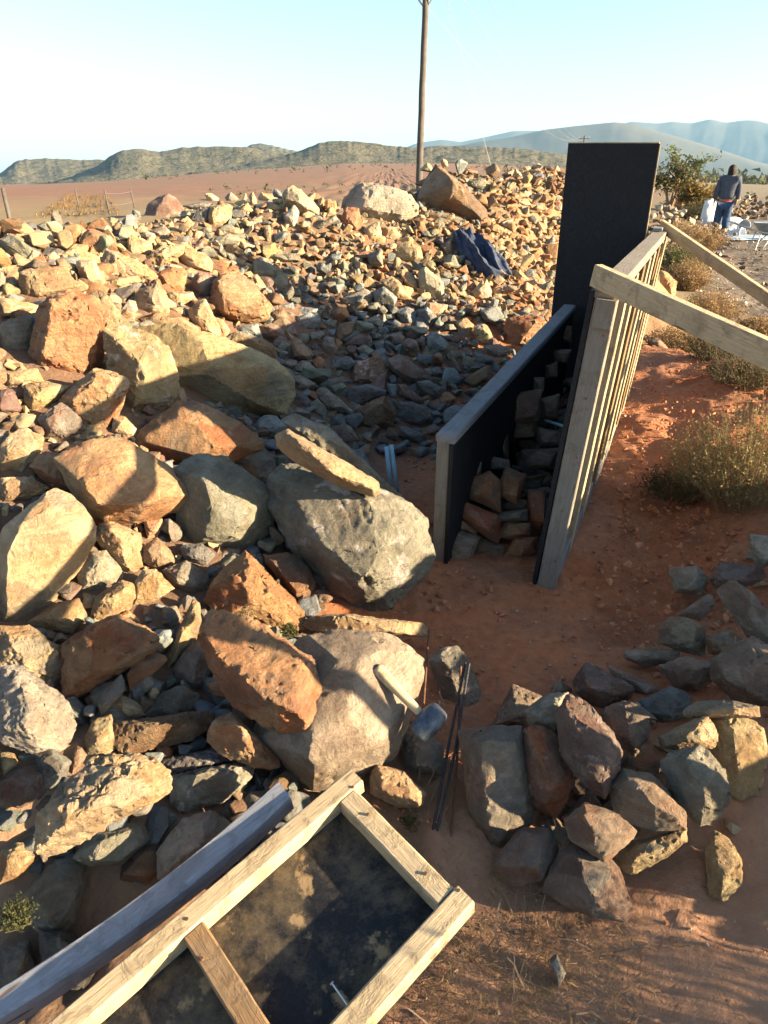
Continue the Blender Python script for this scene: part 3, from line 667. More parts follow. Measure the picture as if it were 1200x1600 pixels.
# hollow
for c_, p_ in (('green', '340,570 440,545 470,575 400,655 350,610'), ('grey', '85,500 130,490 250,545 200,590 160,620 90,600'), ('grey', '75,440 150,385 200,400 270,470 190,500 90,460'), ('rust', '220,390 260,350 310,380 300,480 270,480'),
               ('brown', '50,250 85,210 150,250 230,340 200,390 60,380'), ('grey', '280,270 310,215 370,220 400,300 370,360 310,360'), ('blue', '105,80 200,40 280,90 270,140 190,180 110,120'), ('brown', '375,220 420,120 520,100 530,180 430,280'),
               ('rust', '360,30 400,0 460,0 500,80 420,115 380,100'), ('purple', '450,270 520,200 630,190 640,240 590,290 480,290'), ('green', '530,300 600,270 665,310 640,350 590,355'), ('blue', '655,250 740,240 735,300 700,350'),
               ('green', '855,160 900,130 1050,150 1050,190 980,210'), ('blue', '810,30 900,0 960,20 970,110 920,130 850,80'), ('blue', '985,30 1050,0 1120,70 1090,130 1030,140'), ('blue', '1060,180 1120,175 1200,260 1200,330 1100,310 1050,300'),
               ('grey', '775,200 850,180 890,220 880,260 800,270'), ('blue', '340,440 400,380 480,350 530,400 480,460 380,460'), ('grey', '330,520 440,500 480,530 440,560 340,570'), ('dark', '100,650 150,625 210,680 190,740 140,700'),
               ('grey', '595,100 680,60 745,110 720,150 620,130'), ('blue', '80,30 150,0 260,10 250,40 90,70'), ('grey', '200,700 260,660 320,720 330,800 240,790'), ('dark', '1070,440 1130,430 1180,480 1150,510 1090,490'),
               ('dark', '1130,540 1200,520 1200,600 1160,600'), ('blue', '735,40 820,50 815,85 745,90'), ('brown', '420,830 500,860 560,960 480,990 420,920'), ('purple', '20,140 80,120 110,190 70,240 20,210'), ('dark', '1050,700 1190,690 1190,740 1110,790')):
    T('N', c_, p_)
T('N', 'brown', '490,550 540,400 660,360 740,380 770,470 710,560 600,550', 'rounded brown boulder spotted with lichen deep in the shaded hollow', streak='spots')
T('N', 'purple', '770,380 860,340 960,400 1080,500 980,570 900,540 780,450', 'dark purplish boulder with white lichen flecks in the hollow')
T('N', 'blue', '805,475 870,440 905,480 870,530 820,500', 'small blue-grey stone resting between the two lichened boulders')
T('N', 'dark', '970,540 1060,530 1150,580 1160,650 1100,670 1000,640', 'flat-faced dark block left of the low form')
T('N', 'purple', '840,560 900,560 980,640 1050,690 980,700 850,640')
T('N', 'blue', '760,550 830,560 835,665 790,660 755,600', 'upright little blue-grey slab in the hollow')
T('N', 'brown', '530,740 620,690 745,645 820,780 800,860 700,910 560,870', 'rounded dark brown boulder at the bottom of the hollow', push=.3)
T('N', 'dark', '480,590 620,555 750,600 740,630 660,670 540,735 470,640', 'dark green-grey wedge lying on the rounded brown boulder', '600,590,.3 700,620,.25 560,660,.3', push=.55)
T('N', 'dark', '830,800 860,690 960,680 1060,730 1105,810 1050,870 960,860 840,820', 'large dark angular stone at the foot of the low form', '940,720,.3 980,830,.35 1060,800,.2', push=.3)
T('N', 'dark', '850,870 880,855 1030,920 1030,1000 950,980 850,930', 'dark flat stone touching the low form near the blue pipes')
T('N', 'grey', '245,600 300,560 400,650 515,750 500,770 320,740 260,640', 'banded grey stone with pale stripes above the leaning plank-like rock', streak='long')
# left shoulder
T('L', 'grey', '0,690 150,690 230,600 270,640 270,900 260,1000 50,940 0,940', 'shaded grey boulder at the left edge beside the rounded rusty one')
T('L', 'cream', '0,460 180,510 330,530 270,640 200,560 100,620 0,650', 'cream boulder at the left edge with a slanting shadow across it', push=.3)
T('L', 'tan', '160,250 280,215 480,215 600,280 720,380 620,420 500,440 400,500 330,525 220,500 185,400', 'broad tan boulder with a dark brown hollow in its face', '280,300,.3 460,250,.2 580,360,.3 400,420,.35')
T('L', 'cream', '640,150 800,140 830,210 860,290 900,330 860,380 760,390 700,340', 'flat cream stone on top of the left shoulder')
T('L', 'cream', '530,80 640,10 740,10 755,50 700,120 600,150 540,120', 'blunt cream stone with a small hole on its top')
T('L', 'orange', '720,120 790,10 850,40 830,130 800,140')
for c_, p_ in (('cream', '215,160 280,55 345,80 300,140 225,190'), ('orange', '270,170 320,140 400,170 380,205 290,210'), ('brown', '30,290 60,240 180,210 150,250 60,300'), ('blue', '105,130 200,110 210,160 150,210 105,190'),
               ('cream', '0,150 50,150 95,220 50,270 0,350'), ('cream', '380,120 460,70 520,130 450,190'), ('tan', '0,0 60,-40 130,15 0,50'), ('tan', '200,0 300,-10 330,40 250,60'), ('cream', '330,30 400,-20 480,10 420,55'),
               ('grey', '0,350 100,290 180,380 185,430 60,400')):
    T('L', c_, p_)
T('L', 'tan', '840,400 900,430 1000,600 1120,720 1150,1000 1100,1090 890,1060 890,740', 'tan boulder wedged between the rounded rusty boulder and the long slab', '930,560,.2 1060,760,.3 960,980,.3')
T('L', 'rust', '330,540 450,465 600,425 800,470 890,560 895,800 860,1090 600,1200 380,1160 280,1050 275,700', 'big rounded rust and cream mottled boulder at the left', '450,500,.3 700,500,.3 640,800,.45 850,700,.3 400,900,.35 700,1050,.3', rough=1.4, push=.35)
T('I', 'tan', '205,512 262,505 350,530 420,560 450,588 453,615 440,645 380,645 300,622 245,600 230,560', 'long leaning slab boulder, sunlit at its left end and shaded grey-brown at its right', '262,512,.15 300,570,.25 420,575,.15 400,630,.2', push=.3, rough=.5)
T('D', 'tan', '470,0 560,-30 650,0 760,60 800,290 760,350 660,390 540,370 560,240 480,120', 'upright tan boulder with white streaks at the head of the long slab', '620,100,.3 680,250,.35 600,330,.25', push=.45, streak='long')
T('D', 'tan', '15,175 165,160 190,215 100,230 30,240')
T('D', 'tan', '110,230 190,215 310,240 250,300 140,375 110,300')
T('D', 'grey', '170,380 270,310 350,370 380,430 330,480 200,470', 'shaded grey stone under the veined pinkish boulder')
T('D', 'orange', '270,300 430,155 510,170 575,230 540,320 500,440 440,465 370,440 350,370 270,330', 'pinkish-tan boulder crossed by white veins', '430,200,.3 520,240,.3 450,380,.35 330,310,.25', push=.35, streak='veins')
T('D', 'cream', '510,380 560,375 610,430 610,465 570,480 500,440')
T('D', 'rust', '580,485 700,380 800,310 900,320 1060,400 1160,490 1150,520 1060,570 950,545 780,590 700,530', 'wide reddish-brown boulder with a sunlit triangle on its front', '830,345,.2 965,490,.45 880,545,.35 700,470,.25 1080,470,.15', push=.3, rough=.5)
T('D', 'orange', '250,560 335,580 440,480 540,480 620,520 750,600 870,720 860,745 780,790 600,855 480,850 400,830 320,700', 'large salmon-orange boulder with a sharp lower edge in the middle of the left heap', '345,590,.2 450,735,.5 640,735,.5 865,728,.12 560,520,.15', push=.35, rough=.5)
T('D', 'rust', '140,600 200,530 330,550 380,600 400,720 330,720 230,690', 'dark red stone against the left of the salmon-orange boulder')
T('D', 'cream', '0,500 100,415 190,470 185,520 120,620 100,650 0,650', 'cream boulder with a dark seam at the left edge')
T('D', 'cream', '0,650 120,645 215,690 150,740 0,760', 'flat yellow-cream stone below the one with a dark seam')
T('D', 'cream', '0,770 40,760 40,830 0,870')
T('D', 'cream', '0,890 100,800 250,690 330,720 415,860 415,930 350,1050 240,1180 100,1290 0,1310', 'huge smooth cream slab boulder at the left edge', '40,910,.25 270,740,.12 370,880,.2 200,1140,.2 40,1200,.3', push=.35, rough=.35)
T('I', 'green', '272,735 310,714 350,714 385,740 425,770 428,820 400,850 350,862 300,850 278,810', 'rounded grey-green boulder with a chipped yellow patch below centre', '320,750,.3 400,790,.3 340,830,.4', push=.25, rough=.6)
T('D', 'grey', '900,640 950,615 1060,680 1065,750 1000,745 930,700', 'small pale-flecked stone sitting on the rounded grey-green boulder', push=1.1)
T('I', 'grey', '371,720 385,700 412,700 430,720 428,748 412,765 385,762', 'round grey knob of stone beside the huge leaning boulder')
T('I', 'blue', '395,665 410,650 432,648 448,668 440,685 405,688', 'small blue-grey cobble at the end of the long slab')
T('D', 'tan', '430,860 500,845 630,900 635,1070 560,1080 500,1000 430,930', 'square tan block under the salmon-orange boulder', '500,880,.4 610,920,.25 570,1050,.25')
T('D', 'orange', '640,840 720,830 730,850 700,915 660,920')
T('D', 'brown', '635,960 700,915 760,970 785,1030 700,1055 640,1020', 'small brown block right of the square tan one')
T('D', 'pale', '350,1070 400,990 470,970 550,1070 550,1100 450,1140 360,1150', 'bright white-cream stone beside the huge cream slab', push=.3)
T('D', 'tan', '430,1180 540,1105 590,1120 600,1180 580,1230 450,1290 400,1290', 'tan-grey stone under the bright white-cream one', push=.3)
T('D', 'cream', '600,1120 640,1060 700,1060 775,1140 700,1190 590,1235', 'half-shaded cream stone next to the square tan block')
T('D', 'orange', '130,1290 250,1210 350,1190 385,1270 320,1340 200,1320', 'pinkish stone with a round pale ring mark')
T('D', 'grey', '730,1060 830,1020 930,1080 920,1150 850,1165 770,1120', 'dull grey stone in the gap left of the big rust boulder')
T('D', 'dark', '800,950 900,940 960,990 920,1040 830,1020')
T('I', 'rust', '316,940 350,890 385,862 430,905 470,950 476,985 420,975 360,962', 'rust-red boulder with a cream lit right flank', '385,880,.3 410,930,.35 360,945,.2 450,970,.1')
T('G', 'tan', '745,430 860,220 900,120 930,130 940,210 920,300 870,400 780,450', 'narrow tilted tan stone with weed shadows on it')
T('G', 'grey', '760,150 830,140 850,200 800,270 760,230')
# boulders in the middle foreground
T('E', 'green', '190,420 270,370 380,420 530,550 640,680 740,770 640,760 500,640 350,540 230,450', 'long thin grey slab behind the plank-like stone', Y=2.72, th=.5)
T('E', 'green', '125,780 150,690 200,640 320,640 450,700 620,780 770,800 840,870 875,1040 840,1120 750,1180 680,1270 590,1295 500,1270 330,1130 220,1000 160,870',
  'huge grey-green boulder with white streaks leaning beside the low form', '330,655,.22 420,790,.46 505,950,.56 560,1120,.48 585,1275,.12', Y=2.34, rough=.7, res=46, streak='long')
T('E', 'tan', '165,490 220,460 400,580 620,690 625,740 600,765 450,720 230,600 170,540', 'plank-like tan stone laid across the top of the huge leaning boulder', '215,480,.5 600,700,.4 420,660,.5', Y=2.28, rough=.7)
T('E', 'brown', '100,1045 250,1035 350,1170 340,1210 260,1275 200,1210 110,1080', 'brown block propped against the huge leaning boulder')
T('E', 'tan', '290,1370 330,1330 490,1320 620,1335 840,1360 860,1400 850,1425 500,1415 300,1395', 'long flat brown slab lying across in front of the leaning boulder', '490,1335,.4 620,1350,.4 740,1400,.4', z=.13, th=.5)
T('F', 'khaki', '410,280 450,240 620,225 740,240 830,280 890,340 885,400 840,540 780,700 720,740 560,810 480,820 380,740 250,620 300,450', 'massive grey-tan boulder under the hammer with sunlit scars', '620,300,.25 690,340,.3 830,330,.15 560,560,.4 720,640,.3 480,720,.3', z=.20, rough=.5, th=.6)
T('F', 'rust', '35,240 70,150 130,140 260,190 400,280 470,330 530,440 540,480 490,590 430,620 330,600 200,540 120,440 60,330', 'big rough rust-coloured boulder in the middle foreground', '70,200,.2 200,340,.5 340,490,.55 440,570,.3 250,210,.25 430,330,.25 510,450,.15', z=.34, rough=1.2, th=.8)
T('G', 'orange', '965,770 1010,680 1090,645 1130,700 1200,760 1300,850 1310,890 1260,900 1160,890 1030,830', 'jagged orange chunk below the rough rust boulder', '1100,680,.4 1150,800,.4', z=.17)
T('F', 'grey', '925,340 960,300 1040,270 1130,430 1110,440 1110,600 1060,590 980,480', 'slate slab lying behind the steel bars', '1000,330,.2 1060,450,.2', z=.04, th=.35)
T('F', 'grey', '820,610 900,610 980,660 980,770 870,770 830,730', 'grey stone under the hammer head', z=.05)
T('F', 'tan', '700,770 730,740 820,760 910,850 900,900 800,900 700,850', 'reddish-tan stone left of the steel bars', z=.07)
# lower left
T('G', 'tan', '0,240 150,235 270,330 345,430 270,525 200,500 120,430 0,430', 'pitted tan boulder at the left edge under the huge cream slab', rough=1.5, push=.3)
T('G', 'rust', '290,330 440,220 560,190 700,260 740,330 660,400 560,460 370,560 300,560', 'streaky rust-brown boulder in the lower left heap', '440,260,.3 640,280,.2 500,400,.35', rough=1.2)
T('G', 'orange', '550,190 600,160 650,200 700,240 620,220')
T('G', 'pale', '0,440 120,430 200,520 280,550 365,690 310,800 180,840 0,770', 'white-grey boulder with a ragged lit face at the left edge', '110,460,.2 70,640,.45 250,640,.25 180,800,.2', rough=1.3, push=.4)
T('G', 'tan', '500,590 560,555 640,590 690,650 590,680')
T('G', 'grey', '690,640 760,550 850,510 930,560 900,640 800,670 700,660', 'flat grey stone with a hairline crack')
T('G', 'blue', '600,520 640,490 680,500 670,580 620,590')
T('G', 'blue', '680,500 710,475 770,500 740,580 700,600')
T('G', 'grey', '515,530 550,500 600,505 595,545')
T('G', 'brown', '530,690 700,660 880,640 1010,640 1000,700 880,770 760,780 640,830 580,840 530,760', 'dark brown slab below the cracked flat grey stone', '700,700,.3 900,690,.25')
T('G', 'tan', '400,760 440,680 520,650 550,800 480,850 410,840')
T('G', 'purple', '815,430 860,360 930,310 990,430 960,520 900,540 820,480', 'red and grey cobble left of the rough rust boulder')
T('G', 'tan', '0,830 60,830 120,880 40,960 0,970', 'tan stone with a diagonal shadow at the left edge')
T('G', 'purple', '0,960 120,880 240,900 200,1040 90,1085 0,1040', 'dark purple-red stone in shade at the lower left')
T('G', 'brown', '320,880 360,800 400,800 410,850 330,950')
T('G', 'dark', '755,860 850,840 1000,810 1090,870 900,920 800,940', 'dark slate slab with a white smear', streak='long')
T('G', 'green', '805,940 1000,890 1190,880 1150,990 1040,1060 850,1110 810,1060', 'grey-green block with white paint-like patch above the grey timber', '960,930,.4 1100,930,.25 900,1050,.3', streak='spots')
T('I', 'cream', '60,1290 65,1272 100,1225 145,1188 190,1180 230,1185 262,1208 264,1240 200,1282 130,1312 75,1345 60,1325', 'long rough pitted cream boulder in the lower left', '90,1260,.3 200,1205,.3 150,1275,.45 240,1240,.3 100,1310,.3', z=.30, rough=1.35)
T('I', 'tan', '0,1330 30,1315 65,1335 30,1375 0,1380')
T('I', 'green', '35,1400 80,1350 130,1330 135,1380 115,1440 80,1470 45,1440', 'greenish boulder in deep shade at the lower left')
T('I', 'green', '115,1340 150,1300 220,1285 235,1310 190,1350 140,1352', 'shaded grey-green stone under the pitted cream boulder')
T('I', 'pale', '248,1330 285,1280 330,1268 360,1290 330,1330 270,1372 250,1370', 'banded pale stone beside the grey timber')
T('I', 'dark', '60,1450 110,1455 160,1500 130,1545 70,1540')
T('I', 'grey', '0,1480 45,1470 60,1520 20,1560 0,1560')
T('I', 'dark', '55,1175 75,1165 110,1190 100,1225 65,1235')
# right-hand building stones
T('H', 'grey', '1010,50 1080,20 1140,60 1200,130 1240,270 1130,220 1090,110', 'broad grey slab at the top of the right-hand stone heap', z=.26, th=.4)
T('H', 'dark', '1000,300 1140,220 1220,260 1220,470 1080,450 1000,370', 'large dark flat slab at the right edge of the stone heap', z=.24, th=.4)
T('P', 'purple', '835,1450 900,1355 1150,1380 1190,1450 1080,1500 870,1510', 'reddish flat stone by the right edge', z=.18)
T('P', 'pale', '1085,1180 1250,1200 1250,1350 1140,1390 1080,1290', 'cream block at the right edge beside the earth mound', z=.24)
T('I', 'grey', '1045,888 1090,885 1106,905 1095,930 1055,925', 'grey cobble at the upper left corner of the right-hand stone heap', z=.1)
T('H', 'grey', '810,190 850,150 900,150 970,180 970,290 880,270 810,240', 'blocky grey-green stone in the right-hand heap', z=.16)
T('H', 'grey', '870,140 990,60 1010,100 960,160', 'tan-edged grey stone in the right-hand heap', z=.16)
T('H', 'brown', '975,230 1060,190 1120,240 1080,290 990,280', z=.19)
T('H', 'dark', '680,270 780,260 880,270 870,310 760,330 690,300', 'thin dark slate at the left of the right-hand heap', z=.09, th=.4)
T('H', 'dark', '800,330 900,290 1020,320 1000,380 940,410 860,400', 'dark slab with a light seam across it', z=.14, th=.5)
T('H', 'grey', '620,320 720,370 800,400 790,440 700,420 640,360', z=.07)
T('H', 'blue', '740,450 850,400 930,430 930,500 820,530 750,500', 'blue-grey stone under the long tan one', z=.12)
T('H', 'dark', '420,400 450,375 495,410 480,425 425,430', z=.05)
T('H', 'grey', '200,545 280,395 380,435 330,480 320,550 220,555', 'grey stone at the far left of the building stone heap', z=.08)
T('H', 'purple', '500,380 545,310 620,350 720,400 700,440 590,480 510,420', 'pinkish-grey stone behind the red-faced one', z=.10)
T('H', 'brown', '720,690 820,660 850,780 760,740', z=.08)
T('H', 'dark', '450,870 560,770 600,830 480,890', z=.04)
T('H', 'pale', '320,490 400,430 480,420 450,560 435,580 350,550', 'pale pinkish stone on top of the red-brown one', z=.20)
T('H', 'brick', '320,560 370,545 430,570 490,690 495,760 430,865 350,830 325,760', 'red-brown block in the middle of the building stones', '360,570,.3 400,700,.35 450,740,.25 390,820,.3', z=.14)
T('H', 'grey', '615,480 680,445 770,490 770,560 720,650 660,600 620,540', 'stone with a small sunlit yellow patch among the building stones', z=.20)
T('H', 'purple', '440,500 480,430 560,470 640,570 670,630 660,700 610,795 520,740 450,640', 'pointed grey and red stone with a bright right edge', '480,470,.3 540,600,.45 640,610,.3 600,740,.25', z=.24)
T('H', 'grey', '90,570 200,550 310,555 330,700 360,870 300,930 240,985 190,960 130,850 100,700', 'largest building stone, a grey slab veined dark red', '140,600,.25 290,590,.22 300,820,.25 220,930,.2', z=.09, th=.5, rough=.6)
T('H', 'tan', '890,480 960,450 1060,450 1160,470 1165,510 1100,510 900,510', 'long tan stone lying along the top of the yellow slab', z=.27)
T('H', 'tan', '810,580 870,540 980,500 1020,580 1000,620 900,630 820,620', 'tan-grey stone left of the sunlit yellow slab', z=.22)
T('H', 'cream', '1000,510 1100,500 1180,550 1200,660 1170,790 1080,800 1030,700 1000,620', 'sunlit cream-yellow slab at the right edge', '1060,540,.2 1150,600,.2 1120,760,.15', z=.18, rough=.8)
T('H', 'green', '815,670 860,635 960,615 1040,700 1070,810 1000,910 920,870 850,790', 'white-edged grey-green stone, the sun catching its right half', '900,650,.3 960,720,.4 980,850,.2', z=.20)
T('H', 'tan', '660,990 720,960 900,910 900,960 840,1010 710,1080 660,1040', 'yellow-tan stone underneath the smooth grey-cream one', z=.09)
T('H', 'grey', '625,760 680,700 780,720 900,850 895,915 780,915 660,870', 'smooth grey-cream stone with a lit lower edge', '700,740,.35 800,800,.4 880,880,.15', z=.17, rough=.5)
T('H', 'purple', '380,1140 450,1000 520,960 620,1010 660,1060 705,1200 680,1240 560,1225 440,1170', 'dark purple building stone with an orange spot, lowest of the heap', '500,1030,.3 640,1080,.2 560,1180,.35', z=.08, rough=.5)
T('H', 'grey', '470,880 540,820 640,850 730,920 710,950 610,1030 490,950', 'grey stone with a jagged yellow lower edge', '550,860,.35 600,990,.3 690,930,.2', z=.19, rough=.6)
T('H', 'dark', '205,1040 310,910 420,910 445,990 390,1090 290,1115', 'dark stone with a red streak at the lower left of the building stones', z=.07, rough=.6)
T('H', 'tan', '970,1000 1010,920 1060,950 1110,1040 1100,1110 1040,1175 990,1150', 'single upright stone standing apart at the right of the path', '1030,940,.2 1040,1060,.45 1030,1150,.2', z=.07)
T('I', 'grey', '858,1500 870,1490 884,1520 872,1545', 'little sharp stone standing alone on the bare earth', z=.02)
# stones laid between the forms
for c_, p_, y_, l_ in (('grey', '140,1160 200,1060 300,1090 235,1230 140,1190', 2.66, 'square grey stone at the lower left of the walling'),
    ('dark', '255,1200 310,1100 400,1130 430,1220 400,1250 270,1220', 2.68, 'dark stone at the bottom middle of the walling'),
    ('dark', '430,1200 540,1190 530,1270 440,1260', 2.62, 'dark stone at the bottom right of the walling'),
    ('brown', '415,1150 450,1090 540,1090 540,1170 440,1185', 2.68, 'green-brown stone second from the bottom right of the walling'),
    ('brown', '170,990 210,990 290,1060 280,1080 170,1040', 2.74, 'flat brown stone wedged behind the rust one in the walling'),
    ('rust', '215,970 250,945 380,1000 385,1120 330,1090 220,1000', 2.70, 'rust-orange leaning stone in the middle of the walling'),
    ('brown', '380,1060 420,1025 510,1030 510,1080 440,1100 385,1090', 2.74, 'rounded brown stone under the thin flat one in the walling'),
    ('grey', '370,985 500,970 500,1020 370,1025', 2.78, 'thin flat grey stone in the walling'),
    ('orange', '165,930 220,930 215,980 170,985', 2.8, 'small orange stone against the low form in the walling'),
    ('rust', '240,850 340,810 385,850 385,980 250,920', 2.82, 'stone with a flat rust-red front near the top of the walling'),
    ('grey', '165,920 165,860 240,780 310,765 300,820 240,870 200,925', 2.9, 'whitish-topped long stone on the left of the walling'),
    ('brown', '380,870 410,790 495,825 460,950 385,910', 2.88, 'brown block standing on top of the walling'),
    ('orange', '505,890 580,890 580,1040 545,1050 505,1030', 2.84, 'upright orange stone against the tall form'),
    ('dark', '390,930 500,930 500,975 400,985', 2.9, None), ('dark', '220,1020 300,1080 330,1100 260,1120', 2.76, None),
    ('dark', '240,720 335,720 330,800 250,770', 3.15, None), ('dark', '330,740 420,760 430,800 340,800', 3.1, None),
    ('dark', '350,620 420,620 420,760 350,700', 3.35, None), ('dark', '480,720 640,710 610,800 500,800', 3.3, None), ('dark', '430,600 540,590 530,660 420,670', 3.5, None),
    ('dark', '440,480 560,460 550,590 440,600', 3.5, 'tall dark block standing in the shadow between the forms'),
    ('dark', '530,410 575,410 570,480 530,470', 3.7, None), ('dark', '580,360 630,340 630,410 580,410', 3.95, None), ('dark', '615,290 690,290 670,350 615,340', 4.2, None), ('dark', '650,190 690,190 690,260 650,260', 4.5, None),
    ('dark', '560,500 640,480 630,580 560,590', 3.75, None), ('dark', '540,620 640,640 640,700 550,700', 3.5, None)):
    T('W', {'dark': 'brown', 'grey': 'warm', 'brown': 'rust', 'orange': 'brick', 'rust': 'brick'}.get(c_, c_) if y_ < 3 else 'umber', p_, l_, Y=y_, th=.9, rough=.5, name='stone', mat='stone')  # deeper stones get a darker colour, the mould's shade put into it
# stones by the track on the right
T('Q', 'orange', '185,850 195,740 260,750 345,840 330,960 310,985 230,940 190,900', 'orange and cream block standing against the far end of the tall form', z=.25)
T('Q', 'brown', '70,1500 80,1370 170,1360 260,1460 250,1500 130,1560', 'red-brown stone half hidden beside the tall form', z=.12)
# ------------------------------------------------------------------ the rest of the heap
def proto(seed, subdiv, bev=True):
    rr = np.random.default_rng(seed); n = rr.integers(9, 15)
    p = rr.normal(size=(n, 3)); p /= np.linalg.norm(p, axis=1)[:, None]; p *= rr.uniform(.8, 1.05, (n, 1)); p *= np.array([1, rr.uniform(.6, .95), rr.uniform(.4, .8)])
    bm = bmesh.new()
    for q in p: bm.verts.new(q)
    r = bmesh.ops.convex_hull(bm, input=bm.verts)
    bmesh.ops.delete(bm, geom=[x for x in set(r['geom_interior']+r['geom_unused']) if isinstance(x, bmesh.types.BMVert) and x.is_valid], context='VERTS')
    bmesh.ops.dissolve_limit(bm, angle_limit=R(14), verts=bm.verts, edges=bm.edges)
    if bev: bmesh.ops.bevel(bm, geom=list(bm.edges), offset=.07, segments=1, profile=.5, affect='EDGES', clamp_overlap=True)
    bmesh.ops.triangulate(bm, faces=bm.faces)
    for _ in range(subdiv):
        lg = [e for e in bm.edges if e.calc_length() > .42]
        bmesh.ops.subdivide_edges(bm, edges=lg, cuts=1); bmesh.ops.triangulate(bm, faces=[f for f in bm.faces if len(f.verts) > 3])
    bmesh.ops.recalc_face_normals(bm, faces=bm.faces)
    V = np.array([v.co[:] for v in bm.verts]); nn = np.array([v.normal[:] for v in bm.verts]); F = np.array([[v.index for v in f.verts] for f in bm.faces]); bm.free()
    nn = nn/np.maximum(np.linalg.norm(nn, axis=1)[:, None], 1e-9); V = V+nn*(fbm(V*2.2+seed, 3, 6)*.06)[:, None]
    PN[V.shape+F.shape+(round(float(V[0, 0]), 9),)] = nn; return V, F
PN = {}
PRO = [proto(100+k, 0) for k in range(36)]; PROS = [proto(400+k, 0, False) for k in range(36)]; PROM = [proto(300+k, 1) for k in range(36)]; PRO2 = [proto(200+k, 2) for k in range(36)]
def rotm(rr, flat=.45):
    a = rr.uniform(0, 6.283); t = rr.normal(0, flat); ax = rr.uniform(0, 6.283)
    return np.array(Matrix.Rotation(t, 3, Vector((math.cos(ax), math.sin(ax), 0)))@Matrix.Rotation(a, 3, 'Z'))
def in_poly(px, py, poly):
    c = False; j = len(poly)-1
    for i in range(len(poly)):
        if (poly[i][1] > py) != (poly[j][1] > py) and px < (poly[j][0]-poly[i][0])*(py-poly[i][1])/(poly[j][1]-poly[i][1])+poly[i][0]: c = not c
        j = i
    return c
_gx, _gy = np.arange(-8.5, 4.6, .04), np.arange(.5, 12.2, .04); _GX, _GY = np.meshgrid(_gx, _gy); _GZ = H(_GX.ravel(), _GY.ravel()).reshape(_GX.shape)
def hf(x, y):
    i, j = (x+8.5)/.04, (y-.5)/.04; a, b = int(i), int(j)
    if a < 0 or b < 0 or a >= len(_gx)-1 or b >= len(_gy)-1: return h1(x, y)
    i -= a; j -= b; return float((_GZ[b, a]*(1-i)+_GZ[b, a+1]*i)*(1-j)+(_GZ[b+1, a]*(1-i)+_GZ[b+1, a+1]*i)*j)
def heap(x, y):
    """is this spot inside the stone heap?"""
    if y < .9 or y > 11.6 or x > 4: return False
    if x < -.25 and y < 3.6: return y > 1.0-.1*x
    if 1.45 < x < 2.4 and 1.75 < y < 2.45: return True
    if .45 < x < 1.25 and 1.14 < y < 1.55: return True
    if x > -.12 and y < 3.9 and x > -.12+0*y: return False
    if y < 2.0 and x > -.35: return False
    if y < 4.6 and x > .62: return False
    if y >= 4.6 and y < 5.3 and x > 1.25+(y-4.6)*.5: return False
    if y >= 5.3 and y < 6 and (x > 2.9 or (x > 1.6 and hf(x, y) < .2)): return False
    if y >= 6 and x > 3.1+(y-6)*.3: return False
    if x > -.5 and y < 3.0: return False
    return hf(x, y) > .1 or (y < 4.8 and x < .6)
rr = np.random.default_rng(3); cand = []
def size_at(x, y):
    if x > 1.4 and y < 2.5: s = rr.uniform(.05, .11)
    elif x > .3 and y < 2.2: s = rr.uniform(.025, .055)
    elif y < 3.2: s = rr.uniform(.04, .10)
    elif x < -1.0 and y < 5: s = rr.uniform(.06, .13)
    elif y < 5.6: s = rr.uniform(.04, .095) if rr.random() < .75 else rr.uniform(.095, .15)
    else: s = rr.uniform(.042, .09) if rr.random() < .85 else rr.uniform(.09, .15)
    return s
grid = {}
tries = 0
for layer, (cnt, lift, pack) in enumerate(((90000, -.05, .54), (70000, .5, .66), (12000, 1.1, 1.1), (40000, .1, .62), (30000, .9, .7))):
    grid = {}
    for _ in range(cnt):
        y = rr.uniform(.9, 3.5) if layer > 2 else rr.uniform(.9, 11.6) if rr.random() < .6 else rr.uniform(2.6, 7.5); x = rr.uniform(-.62*y-.9, min(4, .45*y+.6))
        if not heap(x, y): continue
        s = size_at(x, y)*(.75 if layer == 2 else .8 if layer > 2 else 1); ok = True; cxg, cyg = int(x/.14), int(y/.14)
        for i in (-1, 0, 1):
            for j in (-1, 0, 1):
                for (a, b, t) in grid.get((cxg+i, cyg+j), ()):
                    if (a-x)**2+(b-y)**2 < ((s+t)*pack)**2: ok = False; break
                if not ok: break
            if not ok: break
        if not ok: continue
        z = hf(x, y)+s*lift-(.03 if y < 3.2 and layer == 0 else 0)
        px, py, dep = project((x, y, z)); r_ = s*FPX/dep
        if not (-80 < px < 1000 and 180 < py < 1680): continue
        bad = False
        for poly, pd, ps in POLYS:
            if abs(poly[0][0]-px) > ps*2.2+30 or abs(poly[0][1]-py) > ps*2.2+30: continue
            k = .55 if dep < pd+.15 else .1
            if in_poly(px, py, poly) or (layer > 0 and (in_poly(px+r_*k, py, poly) or in_poly(px-r_*k, py, poly) or in_poly(px, py+r_*k, poly) or in_poly(px, py-r_*k, poly))):
                if dep < pd+(.04 if layer == 0 else .12): bad = True; break
        if bad: continue
        grid.setdefault((cxg, cyg), []).append((x, y, s)); cand.append((x, y, z, s, r_, layer))
